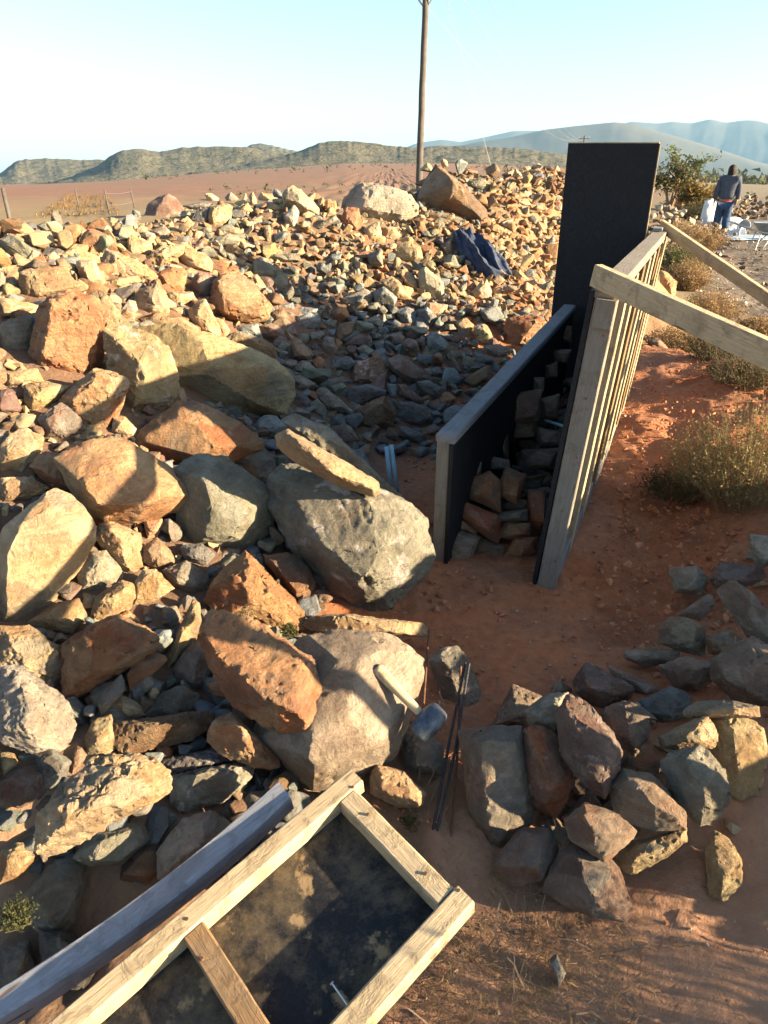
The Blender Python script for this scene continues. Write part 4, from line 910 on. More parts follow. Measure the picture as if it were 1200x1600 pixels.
def pick_col(x, y):
    u = rr.random()
    if x > .3 and y < 2.6: return 'umber' if u < .6 else 'warm'
    if x > -1.0 and y < 5.6: w = [('blue', .38), ('grey', .15), ('green', .2), ('brown', .12), ('purple', .10), ('rust', .05)]
    elif y < 3: w = [('brown', .3), ('grey', .25), ('purple', .15), ('tan', .2), ('green', .1)]
    elif x > .9 and y > 6: w = [('tan', .2), ('orange', .17), ('rust', .2), ('cream', .1), ('brown', .15), ('green', .08), ('blue', .05), ('pale', .05)]
    else: w = [('cream', .2), ('tan', .2), ('rust', .14), ('orange', .1), ('green', .12), ('blue', .1), ('brown', .1), ('pale', .04)]
    for c, p in w:
        if u < p: return c
        u -= p
    return w[0][0]
order = sorted(range(len(cand)), key=lambda i: -(cand[i][4]*(1 if cand[i][5] > 0 and 0 < project(cand[i][:3])[0] < 880 and 0 < project(cand[i][:3])[1] < 1590 else .01)))
n_ind = max(0, 292-ONE_BY_ONE[1]); single = set(order[:n_ind])
VV, FF, CC, base_i = [], [], [], 0
for i, (x, y, z, s, r_, layer) in enumerate(cand):
    ind = i in single; V, F = (PRO2 if ind else PROM if r_ > 25 else PRO if r_ > 8.5 else PROS)[rr.integers(36)]
    if not ind and r_ < 4.2: pass
    col = pick_col(x, y); a, b, al = PAL[col]; t = rr.random(); c = (np.array(a)*(1-t)+np.array(b)*t)*.88*(1+.18*rr.normal())*(1+.05*rr.normal(size=3))
    Rm = rotm(rr)
    W = (V*s*rr.uniform(.85, 1.2, 3))@Rm.T
    dr_ = rr.normal(size=3); tt = 1/(1+np.exp(-6*(PN[V.shape+F.shape+(round(float(V[0, 0]), 9),)]@dr_)))[:, None]; alt = np.array(b if t < .5 else a)*(.75+.5*rr.random()); cv = np.clip(c*(1-.6*tt)+alt*.6*tt, .02, .6)
    c4 = np.concatenate([cv, np.full((len(V), 1), al*rr.uniform(.3, 1.2))], 1)
    if ind:
        o = mesh_obj('stone', W, F, M['stone'], smooth=False, col=c4); o.location = (x, y, z)
        tag(o, '', 'stone'); q_ = project((x, y, z)); UNNAMED.append((o, q_[0], q_[1], col, s*2, Vector((x, y, z))))
    else:
        VV.append(W+np.array([x, y, z])); FF.append(F+base_i); CC.append(c4); base_i += len(V)
# unseen end of the building stones' heap, added past the right edge for shade
for _ in range(420):
    x, y = rr.uniform(1.5, 3.4), rr.uniform(.2, 3.1)
    if x < 1.62+max(0, y-2)*.55: continue
    s = rr.uniform(.06, .14); V, F = PRO[rr.integers(36)]; col = ('grey', 'purple', 'brown', 'green', 'tan')[rr.integers(5)]; W = (V*s)@rotm(rr).T
    VV.append(W+np.array([x, y, h1(x, y)+s*.2])); FF.append(F+base_i); base_i += len(V)
    CC.append(np.concatenate([np.broadcast_to(np.array(PAL[col][0])*rr.uniform(.8, 1.2), (len(V), 3)), np.full((len(V), 1), .3)], 1))
# stones filling the mould between the forms
for _ in range(330):
    t = rr.uniform(.24, 1); u = rr.uniform(.13, .42); x = .235+1.035*t+.9*u; y = 2.58+2.14*t-.43*u
    s = rr.uniform(.05, .10); V, F = PRO[rr.integers(36)]; W = (V*s)@rotm(rr).T
    z = rr.uniform(0, .05+.33*t)
    VV.append(W+np.array([x, y, z])); FF.append(F+base_i); base_i += len(V)
    CC.append(np.concatenate([np.broadcast_to(np.array(PAL[('dark', 'brown', 'grey')[rr.integers(3)]][0])*rr.uniform(.6, 1.), (len(V), 3)), np.full((len(V), 1), .3)], 1))
# labels by the nearest boulder that has a name of its own
ORD = ['nearest', 'second', 'third', 'fourth', 'fifth', 'sixth']; slots = {}
for o, px, py, col, sz, P_ in UNNAMED:
    m = min(MARKS, key=lambda k: math.hypot(k[0]-px, k[1]-py)-k[2]*.5)
    dx, dy = px-m[0], py-m[1]; an = math.degrees(math.atan2(-dy, dx)) % 360
    dr = ['to the right of', 'up and right of', 'straight above', 'up and left of', 'to the left of', 'down and left of', 'straight below', 'down and right of'][int(((an+22.5) % 360)//45)]
    slots.setdefault((WORD[col], dr, m[3]), []).append((math.hypot(dx, dy), o))
for (w, dr, mk), l in slots.items():
    l.sort(key=lambda t: t[0])
    for k, (_, o) in enumerate(l):
        o['label'] = f"{w} stone {dr} the {mk}" if len(l) == 1 else f"{ORD[min(k, 5)]}{'' if k == 0 else '-nearest'} {w} stone {dr} the {mk}"
        o['group'] = 'loose stones of the heap'
        if k >= 5: o['group'] = o['label']
o = mesh_obj('rubble', np.concatenate(VV), np.concatenate(FF), M['stone'], smooth=False, col=np.concatenate(CC))
tag(o, 'thousands of smaller broken stones filling the heap', None, kind='stuff')
print('heap stones', len(cand), 'boulders/stones', ONE_BY_ONE, 'rubble tris', sum(len(f) for f in FF))
# ------------------------------------------------------------------ low form (left)
def vert(o, *k): return o
a0, a1 = Vector((.235, 2.58, -.02)), Vector((1.27, 4.72, .06)); dv = (a1-a0).normalized(); dv.z = 0; dv.normalize(); out = Vector((dv.y, -dv.x, 0)); UP = Vector((0, 0, 1))
za, zb = .615, .765
root = empty('wall_form', a0, 'low black formwork panel with grey top rail, the left side of the wall mould', 'formwork')
top0, top1 = Vector((a0.x, a0.y, za)), Vector((a1.x, a1.y, zb))
def plate(name, corners, th, nrm, m, parent):
    bm = bmesh.new(); nrm = Vector(nrm).normalized()*th
    lo = [bm.verts.new(c) for c in corners]; hi = [bm.verts.new(Vector(c)+nrm) for c in corners]
    bm.faces.new(lo[::-1]); bm.faces.new(hi)
    for i in range(4): bm.faces.new((lo[i], lo[(i+1) % 4], hi[(i+1) % 4], hi[i]))
    bmesh.ops.recalc_face_normals(bm, faces=bm.faces)
    o = bm_obj(name, bm, m); place(o, corners[0])
    if parent: sub(parent, o)
    return o
q0, q1 = a0+out*.044, a1+out*.044
plate('plywood_sheet', [Vector((q0.x, q0.y, -.08)), Vector((q1.x, q1.y, .0)), Vector((q1.x, q1.y, zb-.026)), Vector((q0.x, q0.y, za-.026))], .018, out, M['black_ply'], root)
beam('top_rail', top0+out*.03-dv*.012, top1+out*.03, .088, .038, out, M['grey_wood'], root, seed=3, bow=.004, bev=.006)
beam('bottom_rail', Vector((a0.x, a0.y, .03))+out*.012+dv*.08, Vector((a1.x, a1.y, .1))+out*.012, .072, .05, out, M['brown_wood'], root, seed=4)
L_ = (a1-a0).length
for k in range(7):
    t = .004+k/6*.985; p = a0.lerp(a1, t)+dv*.024
    zt = za+(zb-za)*t-.027
    beam('stud', Vector((p.x, p.y, -.05 if k else -.06))+out*.012, Vector((p.x, p.y, zt))+out*.012, .060, .045, out, M['concrete_wood' if k == 0 else 'brown_wood'], root, seed=20+k, bev=.004)

# ------------------------------------------------------------------ tall form (right): plywood, studs, rails
b0 = at(846, 914, z=0); b0.z = -.02; t0 = at(942, 455, Y=b0.y+.02); b1 = Vector((1.86, 4.78, .03)); t1 = at(1030, 364, Y=b1.y-.02)
b1 = Vector((t1.x-.07, b1.y, .03))
du = (b1-b0); du.z = 0; du.normalize(); ov = Vector((du.y, -du.x, 0))
root = empty('wall_form', b0, 'tall timber-framed formwork panel with pale studs, the right side of the wall mould', 'formwork')
nI = -ov
plate('plywood_sheet', [b0+nI*.026, b1+nI*.026, t1+nI*.026, t0+nI*.026], .018, nI, M['black_ply'], root)
upv = (t0-b0).normalized()
beam('top_rail', t0+ov*.012-UP*.0+du*.002, t1+ov*.012, .086, .045, ov, M['concrete_wood'], root, seed=5, bev=.004)
beam('bottom_rail', b0+UP*.03+du*.06+ov*.035, b1+UP*.03+ov*.035, .04, .085, ov, M['grey_wood'], root, seed=6, bev=.004)
for k in range(9):
    t = (k/8)**.94; lo = b0.lerp(b1, t); hi = t0.lerp(t1, t)
    e = (hi-lo).normalized()
    o = beam('stud', lo+ov*.018+du*.024-e*.015, hi+ov*.018+du*.024-e*.025, .078, .046, ov, M['concrete_wood'] if k == 0 else M['pale_wood'] if k % 3 else M['brown_wood'], root, seed=40+k, bev=.004)
bk = t0-upv*.10+ov*.02+du*.0
beam('end_block', t0+ov*.022-upv*.125-du*.012, t0+ov*.022-upv*.026-du*.012, .07, .02, ov, M['concrete_wood'], root, seed=9)
bm = bmesh.new()
for k in range(5):
    p = b0.lerp(t0, .12+.19*k)+ov*(.02 if k % 2 else .035)-du*.001
    tube_bm([p, p-du*.004], .004, 8, bm)
sub(root, place(bm_obj('nail', bm, M['rust']), b0))

# ------------------------------------------------------------------ stop-end board: tall black sheet
cA = at(866, 492, Y=4.86); c0 = Vector((cA.x-.01, 4.86, 0)); c1 = c0+Vector((.58, -.31, 0))
tz = at(888, 224, Y=4.86).z; tz1 = at(1034, 224, Y=c1.y).z
xo = at(888, 224, Y=4.86).x; xr = at(1030, 224, Y=c1.y).x; xrb = at(1020, 352, Y=c1.y).x
root = empty('stop_board', c0, 'tall black plywood board standing upright at the far end of the wall mould', 'formwork')
nb = Vector((c1.y-c0.y, -(c1.x-c0.x), 0)).normalized()
cor = [Vector((c0.x, 4.86, -.02)), Vector((xrb-.02, c1.y, -.02)), Vector((xr, c1.y, tz1)), Vector((xo, 4.86, tz))]
plate('plywood_sheet', cor, .018, -nb, M['black_ply'], root)
beam('frame_timber', cor[1]-nb*.045-Vector((.022, 0, 0)), cor[2]-nb*.045-Vector((.022, 0, 0)), .042, .05, Vector((1, -.2, 0)), M['pale_wood'], root, seed=11)
beam('frame_timber', cor[0]-nb*.045+Vector((.022, 0, 0)), cor[3]-nb*.045+Vector((.022, 0, 0)), .042, .05, Vector((1, -.2, 0)), M['pale_wood'], root, seed=12)
e_ = bm_obj('edge_strip', beam_bm(cor[1]+(cor[2]-cor[1])*.002-nb*.009+Vector((.004, 0, 0)), cor[2]-nb*.009+Vector((.004, 0, 0)), .006, .017, Vector((1, -.2, 0)), bev=.001), M['ply_edge']); place(e_, cor[1]); sub(root, e_)
e_ = bm_obj('edge_strip', beam_bm(cor[3]-nb*.009+Vector((0, 0, .003)), cor[2]-nb*.009+Vector((0, 0, .003)), .006, .017, UP, bev=.001), M['ply_edge']); place(e_, cor[3]); sub(root, e_)
# small spacer blocks on the corner of the tall form
tag(beam('timber_offcut', t1-du*.24+UP*.034-ov*.0, t1-du*.13+UP*.036, .055, .02, ov, M['grey_wood'], seed=13), 'small grey offcut lying on the top rail beside the tall black board', 'offcut')

# ------------------------------------------------------------------ braces
def brace(p0, p1, w, h, label, seed, m):
    d = (p1-p0); side = Vector((d.y, -d.x, 0))
    return tag(beam('brace', p0, p1, w, h, side, M[m], seed=seed, bev=.003), label, 'brace')
s0 = at(931, 430, Y=b0.y+.03); e0 = at(1200, 553, Y=1.78)
d0 = (e0-s0); far0 = s0+d0*2.35
brace(s0-d0*.0, far0, .036, .074, 'nearer timber brace running from the top of the tall form out past the right edge', 31, 'pale_wood')
s1 = at(1034, 352, Y=4.70); e1 = at(1200, 467, Y=3.75); d1 = e1-s1; far1_ = s1+d1*2.6
brace(s1-d1*.0, far1_, .034, .066, 'farther timber brace behind the tall form, sloping down to the right', 32, 'pale_wood')
for p, l in ((far0-d0*.06, 'short timber stake holding up the nearer brace outside the right edge'), (far1_-d1*.05, 'short timber stake at the foot of the farther brace')):
    gz = h1(p.x+.04, p.y)
    tag(beam('stake', Vector((p.x+.05, p.y, gz-.15)), Vector((p.x+.05, p.y, max(p.z, gz+.1)+.08)), .045, .045, Vector((1, 0, 0)), M['brown_wood'], seed=33), l, 'stake')

# ------------------------------------------------------------------ panel lying in the foreground
A = at(543, 1222, z=.235); B = at(722, 1402, z=.215)
best = None
for z in np.arange(-.1, .2, .005):
    Lp = at(95, 1604, z=z); v = abs((B-A).normalized().dot((Lp-A).normalized()))
    if best is None or v < best[0]: best = (v, z)
Lp = at(95, 1604, z=best[1]); print('panel tilt', best, A, B, Lp)
du_ = (Lp-A).normalized(); dw = (B-A); W_ = dw.length; dw.normalize(); nn_ = du_.cross(dw).normalized()
if nn_.z < 0: nn_ = -nn_
LEN = 1.15
root = empty('wall_form', A, 'small timber-framed formwork panel lying face down in the foreground, mud on its black sheet', 'formwork')
tw, thh = .050, .052
P_ = lambda a, b, c=0: A+du_*a+dw*b+nn_*c
def member(a, b, seed, m): return beam('frame_timber', a, b, tw, thh, (b-a).cross(nn_), M[m], root, seed=seed, bev=.004)
member(P_(-.03, .0, -thh/2), P_(LEN, .0, -thh/2), 51, 'pale_wood')
member(P_(tw*.45, tw*.55, -thh/2-.003), P_(tw*.45, W_-tw*.55, -thh/2-.003), 52, 'pale_wood')
member(P_(-.012, W_, -thh/2), P_(LEN, W_, -thh/2), 53, 'pale_wood')
member(P_(.455, tw*.55, -thh/2-.004), P_(.455, W_-tw*.55, -thh/2-.004), 54, 'brown_wood')
member(P_(.90, tw*.55, -thh/2-.004), P_(.90, W_-tw*.55, -thh/2-.004), 55, 'brown_wood')
plate('plywood_sheet', [P_(-.02, -.02, -thh-.020), P_(LEN, -.02, -thh-.020), P_(LEN, W_+.02, -thh-.020), P_(-.02, W_+.02, -thh-.020)], .018, nn_, M['muddy_ply'], root)
for a_, b_ in ((.0, .02), (-.005, W_-.015), (.02, .10), (.02, W_-.09), (.455, .0), (.45, W_-.0), (.47, .09), (.90, 0), (.91, W_)):
    p = P_(a_, b_, .0005); o = bm_obj('nail_head', tube_bm([p-nn_*.004, p+nn_*.0012], .0038, 10), M['rust']); place(o, p); sub(root, o)
# nail sticking out of the near timber
nb_ = P_(.30, W_-tw/2, -.035); bm = tube_bm([nb_+dw*.01, nb_-dw*.055+nn_*.012-du_*.0], .0019, 8); tube_bm([nb_-dw*.055+nn_*.012, nb_-dw*.0565+nn_*.0122], .0045, 10, bm)
sub(root, place(bm_obj('nail', bm, M['nail'], smooth=False), nb_))
# ------------------------------------------------------------------ grey timber beside it
g0, g1 = at(447, 1242, z=.17), at(-40, 1605, z=.05)
gd = (g1-g0).normalized()
tag(beam('timber_length', g0, g1, .062, .058, gd.cross(UP), M['blue_timber'], seed=61, bev=.005, bow=.03, bowdir=gd.cross(UP)*-1, seg=16), 'long blue-grey weathered timber lying beside the panel at the lower left', 'timber')

# ------------------------------------------------------------------ hammer
h0, hT = at(588, 1043, z=.345), at(660, 1118, z=.255)
root = empty('hammer', hT, 'club hammer with pale wooden handle and blue-grey steel head resting on the massive boulder', 'hammer')
hd = (hT-h0).normalized(); pts = [h0.lerp(hT, t) for t in (0, .01, .06, .3, .6, .85, 1.06)]
o = bm_obj('handle', tube_bm(pts, [.011, .0165, .0185, .0175, .0145, .0125, .0115], 14), M['pale_wood'], smooth=True)
uv = o.data.uv_layers.new(name='grain')
for lp in o.data.loops:
    c = o.data.vertices[lp.vertex_index].co-h0; uv.data[lp.index].uv = (c.dot(hd), c.dot(hd.orthogonal()))
sub(root, place(o, h0))
hx = hd.cross((hT-Vector((0, 0, EYE))).normalized()).normalized(); hc = hT+hd*.024
prof = [(-.052, .015), (-.050, .022), (-.043, .028), (-.03, .032), (-.012, .035), (.012, .035), (.03, .032), (.043, .028), (.050, .022), (.052, .014)]
o = bm_obj('hammer_head', tube_bm([hc+hx*a for a, r in prof], [r*1.05 for a, r in prof], 16), M['steel'], smooth=True); sub(root, place(o, hc))

# ------------------------------------------------------------------ steel bars
def bar(name, pts, r, m, label, cat='steel bar', group=None, ribs=True):
    bm = tube_bm(pts, r, 8); p0, p1 = Vector(pts[0]), Vector(pts[-1]); L = (p1-p0).length
    if ribs:
        d = (p1-p0).normalized()
        for k in range(int(L/.011)):
            t = k*.011/L; c = p0.lerp(p1, t)
            if len(pts) > 2:
                i = min(int(t*(len(pts)-1)), len(pts)-2); f = t*(len(pts)-1)-i; c = Vector(pts[i]).lerp(Vector(pts[i+1]), f)
            tube_bm([c-d*.0012, c+d*.0012], r*1.18, 6, bm)
    o = bm_obj(name, bm, M[m], smooth=False); place(o, p0); return tag(o, label, cat, group)
bar('steel_bar', [at(727, 1036, z=.20), at(700, 1170, z=.11), at(676, 1300, z=.015)], .0042, 'rebar', 'dark steel bar in the middle of the bundle left of the largest building stone')
bar('steel_bar', [at(733, 1037, z=.205), at(712, 1170, z=.12), at(683, 1298, z=.02)], .0042, 'rebar', 'dark steel bar on the right side of the bundle left of the largest building stone')
bar('steel_bar', [at(720, 1042, z=.20), at(716, 1160, z=.10), at(704, 1312, z=.008)], .0038, 'rust', 'rusty steel bar standing apart at the right of the bundle')
bar('steel_bar', [at(670, 985, z=.10), at(662, 1100, z=.08), at(654, 1222, z=.05)], .0036, 'rust', 'thin rusty bar behind the hammer, alone')
# ------------------------------------------------------------------ pipes
def pipe(a, b, r, label, m='pvc'):
    o = bm_obj('plastic_pipe', tube_bm([a, b], r, 16), M[m], smooth=False)
    for f in o.data.polygons: f.use_smooth = len(f.vertices) == 4
    place(o, a); return tag(o, label, 'pipe')
pipe(at(604, 698, z=.27), at(611, 768, z=.03), .0125, 'left one of two pale blue pipes in the hollow behind the low form')
pipe(at(611, 695, z=.275), at(621, 770, z=.025), .0125, 'right one of two pale blue pipes in the hollow behind the low form')
pipe(at(852, 657, Y=3.55), at(890, 669, Y=3.35), .008, 'thin pale pipe lying inside the mould between the forms')

# ------------------------------------------------------------------ jacket on the stones
pj = [(708, 372), (738, 368), (762, 378), (781, 402), (794, 424), (770, 430), (740, 426), (722, 414), (714, 395)]
c_ = hit(748, 402)
n_ = 46; vs = []; cen = (750, 400)
for i in range(n_):
    for j in range(n_):
        u, v = i/(n_-1)*2-1, j/(n_-1)*2-1
        rr_ = max(abs(u), abs(v)); an = math.atan2(v, u) % 6.2832
        # boundary radius in this direction, from the outline
        best = 30
        ds = []
        for k in range(len(pj)):
            x1, y1 = pj[k][0]-cen[0], pj[k][1]-cen[1]; x2, y2 = pj[(k+1) % len(pj)][0]-cen[0], pj[(k+1) % len(pj)][1]-cen[1]
            den = math.cos(an)*(y2-y1)-math.sin(an)*(x2-x1)
            if abs(den) > 1e-6:
                t = (x1*(y2-y1)-y1*(x2-x1))/den; s = (x1*math.sin(an)-y1*math.cos(an))/den
                if t > 0 and -.001 <= s <= 1.001: ds.append(t)
        R_ = min(ds) if ds else 30
        vs.append((cen[0]+math.cos(an)*R_*rr_, cen[1]+math.sin(an)*R_*rr_, rr_))
P3 = []
for x, y, r_ in vs:
    d = ray(x, y); base_ = Vector((0, 0, EYE))+d*(c_.y-.12)/d.y*(1-.0*r_)
    P3.append(list(base_+Vector((0, (y-400)*-.008, (y-400)*-.0008))-d.normalized()*(.13*(1-r_**3))))
P3 = np.array(P3); q = P3*np.array([7, 7, 7]); fold = 1-np.abs(fbm(np.stack([q[:, 0]*1.0+q[:, 2]*.6, q[:, 2]*.35, q[:, 1]*.1], 1)*.8, 4, 77, .6))
P3[:, 1] -= (fold-.5)*.15; P3[:, 2] += (fold-.5)*.07; P3 += (fbm(P3*9, 3, 5)*.012)[:, None]
idx = [(i*n_+j, i*n_+j+1, (i+1)*n_+j+1, (i+1)*n_+j) for i in range(n_-1) for j in range(n_-1)]
jk = mesh_obj('jacket', P3, idx, M['jacket']); so = jk.modifiers.new('thickness', 'SOLIDIFY'); so.thickness = .006
place(jk, c_); tag(jk, 'crumpled dark blue jacket thrown on the sunny stones', 'jacket')
sl0, sl1 = at(765, 402, Y=c_.y-.24), at(779, 427, Y=c_.y-.30)
o = bm_obj('sleeve', tube_bm([sl0, sl0.lerp(sl1, .4)+Vector((.01, 0, .01)), sl1], [.03, .036, .034], 12, cap=False), M['jacket'], smooth=True); o.modifiers.new('t', 'SOLIDIFY').thickness = .004
place(o, sl0); sub(jk, o)
sl0, sl1 = at(776, 400, Y=c_.y-.20), at(791, 425, Y=c_.y-.26)
o = bm_obj('sleeve', tube_bm([sl0, sl0.lerp(sl1, .5)+Vector((0, 0, .01)), sl1], [.028, .032, .030], 12, cap=False), M['jacket'], smooth=True); o.modifiers.new('t', 'SOLIDIFY').thickness = .004
place(o, sl0); sub(jk, o)

# ------------------------------------------------------------------ utility poles and wires
def pole(base, height, r, tilt, label, arm=True):
    top = base+Vector((tilt[0], tilt[1], height))
    root = empty('utility_pole', base, label, 'utility pole', None)
    pts = [base-Vector((0, 0, .3))]+[base.lerp(top, t)+Vector((random.uniform(-1, 1), random.uniform(-1, 1), 0))*.012 for t in np.linspace(.05, 1, 14)]
    o = bm_obj('shaft', tube_bm(pts, [r*(1.12-.30*i/14) for i in range(15)], 14), M['pole_wood'], smooth=True); sub(root, place(o, base))
    ca = top-Vector((0, 0, .45)); ad = Vector((.85, -.5, 0)).normalized()
    o = beam('crossarm', ca-ad*.95, ca+ad*.95, .1, .11, UP, M['brown_wood'], root, seed=71)
    for s in (-1, 1):
        o = bm_obj('arm_brace', tube_bm([ca-Vector((0, 0, .62)), ca+ad*.55*s], .018, 6), M['galv']); sub(root, place(o, ca))
    for s in (-.85, .25, .85):
        p = ca+ad*s+Vector((0, 0, .055)); o = bm_obj('insulator', tube_bm([p, p+UP*.06, p+UP*.08, p+UP*.11, p+UP*.13, p+UP*.17], [.012, .012, .045, .03, .045, .02], 10), M['white_plastic'], smooth=True); sub(root, place(o, p))
    return [ca+ad*s+Vector((0, 0, .22)) for s in (-.85, .25, .85)]
pb = at(655, 268, Y=17.5); pb.z = h1(pb.x, pb.y)
tp = at(665, 2, Y=17.5)
ht = tp.z-pb.z+.92
w1 = pole(pb, ht, .077, (tp.x-pb.x, 0), 'tall weathered wooden utility pole rising behind the crest of the heap')
fb = at(910, 240, Y=128); fb.z = h1(fb.x, fb.y); ftop = at(910, 216, Y=128)
w2 = pole(fb, ftop.z-fb.z+.4, .13, (0, 0), 'distant utility pole whose crossarm shows just above the tall black board')
for k in range(3):
    a, b = w1[k], w2[k]; pts = [a.lerp(b, t)-Vector((0, 0, 1.6*4*t*(1-t))) for t in np.linspace(0, 1, 40)]
    tag(place(bm_obj('power_line', tube_bm(pts, .0045, 5), M['wire']), a), ('left', 'middle', 'right')[k]+' one of the three wires strung from the tall utility pole to the distant one', 'power line')
ga, gb = w1[2]-Vector((.4, 0, .5)), at(816, 268, Y=15); gb.z = h1(gb.x, gb.y)
tag(place(bm_obj('stay_wire', tube_bm([ga, gb], .005, 5), M['wire']), ga), 'thin stay wire slanting down from the utility pole to the ground on its right', 'stay wire')
# ------------------------------------------------------------------ fence posts and wires on the left
def gpoint(px, py, Y=None):
    p = at(px, py, Y=Y) if Y else hit(px, py); return Vector((p.x, p.y, h1(p.x, p.y)))
fp = [((20, 366), (4, 294), 17), ((129, 352), (124, 331), 34), ((174, 350), (168, 324), 31), ((213, 340), (207, 317), 36)]
tops = []
for i, (bpx, tpx, Y) in enumerate(fp):
    b = at(*bpx, Y=Y); b.z = h1(b.x, b.y); t = at(*tpx, Y=Y); t.z = max(t.z, b.z+.9)
    lab = ['tall leaning wooden fence post at the left edge', 'short fence post nearest the vineyard rows, leftmost of three', 'leaning fence post in the middle of the three by the vineyard', 'fence post just left of the purple-faced boulder, rightmost of three'][i]
    tag(place(bm_obj('fence_post', tube_bm([b-UP*.2, b.lerp(t, .5), t], [.05, .045, .042] if i == 0 else .032, 8), M['pole_wood'], smooth=True), b), lab, 'fence post'); tops.append((b, t))
for (i, j) in ((1, 2), (2, 3)):
    for k, f in enumerate((.35, .85)):
        a, b = tops[i][0].lerp(tops[i][1], f), tops[j][0].lerp(tops[j][1], f)
        tag(place(bm_obj('fence_wire', tube_bm([a, (a+b)/2-UP*.06, b], .004, 4), M['wire']), a), f"{'lower' if k == 0 else 'upper'} fence wire {'left' if i == 1 else 'right'} of the leaning middle post", 'wire')

# ------------------------------------------------------------------ crop rows on the plain
vs, fs = [], []; rc = np.random.default_rng(5)
for k in range(12):
    x0, y0 = 58+k*11.5, 338-.4*k; x1, y1 = 112+k*5.0, 304
    a, b = hit(x0, y0), hit(x1, y1)
    if a is None or b is None: continue
    n = 90
    for i in range(n):
        p = a.lerp(b, (i+rc.uniform(-.3, .3))/n); z = h1(p.x, p.y); s = rc.uniform(.05, .10)
        j = len(vs)
        for dx, dy, dz in ((-1, 0, 0), (1, 0, 0), (.2, 0, 1.5), (0, -1, 0), (0, 1, 0), (-.2, .2, 1.2)): vs.append((p.x+dx*s, p.y+dy*s*1.3, z+dz*s))
        fs += [(j, j+1, j+2), (j+3, j+4, j+5), (j, j+3, j+2), (j+1, j+4, j+5)]
tag(mesh_obj('crop_rows', vs, fs, M['dry'], smooth=False), 'rows of a young crop planted on the red plain at the left', None, kind='stuff')
# far scrub dotted along the plain and the feet of the hills
vs, fs = [], []
def blob(p, s, n=10):
    for _ in range(n):
        j = len(vs); c = p+Vector((rc.normal()*.5*s, rc.normal()*.5*s, abs(rc.normal())*.45*s)); a = [Vector(rc.normal(size=3)).normalized()*s*rc.uniform(.3, .6) for _ in range(3)]
        for q in a: vs.append(c+q)
        fs.append((j, j+1, j+2))
for _ in range(900):
    az, r = rc.uniform(-36, 34), rc.uniform(60, 760) if rc.random() < .75 else rc.uniform(35, 120)
    x, y = r*math.sin(R(az)), r*math.cos(R(az))
    if noise3(np.array([[x*.012, y*.03, 0]]), 66)[0] < .08: continue
    if x/y > .33 and r < 60: continue
    if abs(az+22) < 8 and r < 110: continue
    blob(Vector((x, y, h1(x, y)+.2)), rc.uniform(.6, 1.7)*(1 if r > 250 else .5 if r > 150 else .22), 12)
tag(mesh_obj('scrub', vs, fs, M['olive'], smooth=False), 'low scrub dotted over the far plain', None, kind='stuff')

# ------------------------------------------------------------------ plants
def ribbon(vs, fs, pts, w, rnd):
    side = Vector((rnd.uniform(-1, 1), rnd.uniform(-1, 1), 0)).normalized(); j = len(vs); n = len(pts)
    for i, p in enumerate(pts):
        ww = w*(1-.8*i/(n-1)); vs.append(p-side*ww); vs.append(p+side*ww)
    for i in range(n-1): fs.append((j+2*i, j+2*i+1, j+2*i+3, j+2*i+2))
def leaf(vs, fs, p, s, rnd):
    d = Vector((rnd.gauss(0, 1), rnd.gauss(0, 1), rnd.gauss(.3, .7))).normalized(); e = d.cross(Vector((rnd.gauss(0, 1), rnd.gauss(0, 1), rnd.gauss(0, 1)))).normalized(); j = len(vs)
    vs.extend([p, p+d*s*.5+e*s*.22, p+d*s, p+d*s*.5-e*s*.22]); fs.append((j, j+1, j+2, j+3))
def shrub(name, c, rad, hgt, n, label, cat, leafm='sage', stemm='twig', seed=0, lw=.0022, ls=.014, leaves=9, lean=(0, 0), up=.75, group=None):
    rnd = random.Random(seed); root = empty(name, c, label, cat, group); sv, sf, lv, lf = [], [], [], []
    for k in range(n):
        a = rnd.uniform(0, 6.283); q = rnd.random()**.5
        b = Vector((math.cos(a), math.sin(a), 0))*q*rad*.45; h = hgt*(1-.55*q*q)*rnd.uniform(.55, 1.08)
        t = Vector((math.cos(a), math.sin(a), 0))*q*rad*rnd.uniform(.8, 1.15)+Vector((lean[0], lean[1], 0))*h+Vector((0, 0, h))
        ctrl = b+(t-b)*.5+Vector((rnd.gauss(0, .1)*rad, rnd.gauss(0, .1)*rad, h*(up-.5)*.5))
        pts = [(b*(1-s)**2+ctrl*2*s*(1-s)+t*s*s) for s in (0, .25, .5, .75, 1)]
        ribbon(sv, sf, pts, lw, rnd)
        if rnd.random() < .5:
            p0 = pts[2]; p1 = p0+Vector((rnd.gauss(0, .25)*rad, rnd.gauss(0, .25)*rad, h*rnd.uniform(.1, .35))); ribbon(sv, sf, [p0, (p0+p1)/2+Vector((0, 0, .01)), p1], lw*.7, rnd); pts.append(p1)
        for _ in range(leaves):
            s = rnd.uniform(.25, 1); i = min(int(s*4), 3); p = pts[i].lerp(pts[i+1], s*4-i); leaf(lv, lf, p, ls*rnd.uniform(.6, 1.4), rnd)
    st = mesh_obj('stems', sv, sf, M[stemm], root, smooth=False); lo = mesh_obj('foliage', lv, lf, M[leafm], root, smooth=False)
    return root
def gp(px, py, dz=0): 
    p = hit(px, py); return Vector((p.x, p.y, p.z-.01+dz))
bp = gp(1108, 775)
shrub('shrub', gp(1165, 785), .42, .62, 620, 'bushy grey-green shrub growing from the red earth at the right edge', 'shrub', 'sage', 'dry', 1, .0016, .013, 16, (-.05, 0))
shrub('shrub', gp(1050, 776), .20, .20, 260, 'low dark dense shrub on the left flank of the bushy one', 'shrub', 'olive', 'twig', 2, .0013, .011, 16)
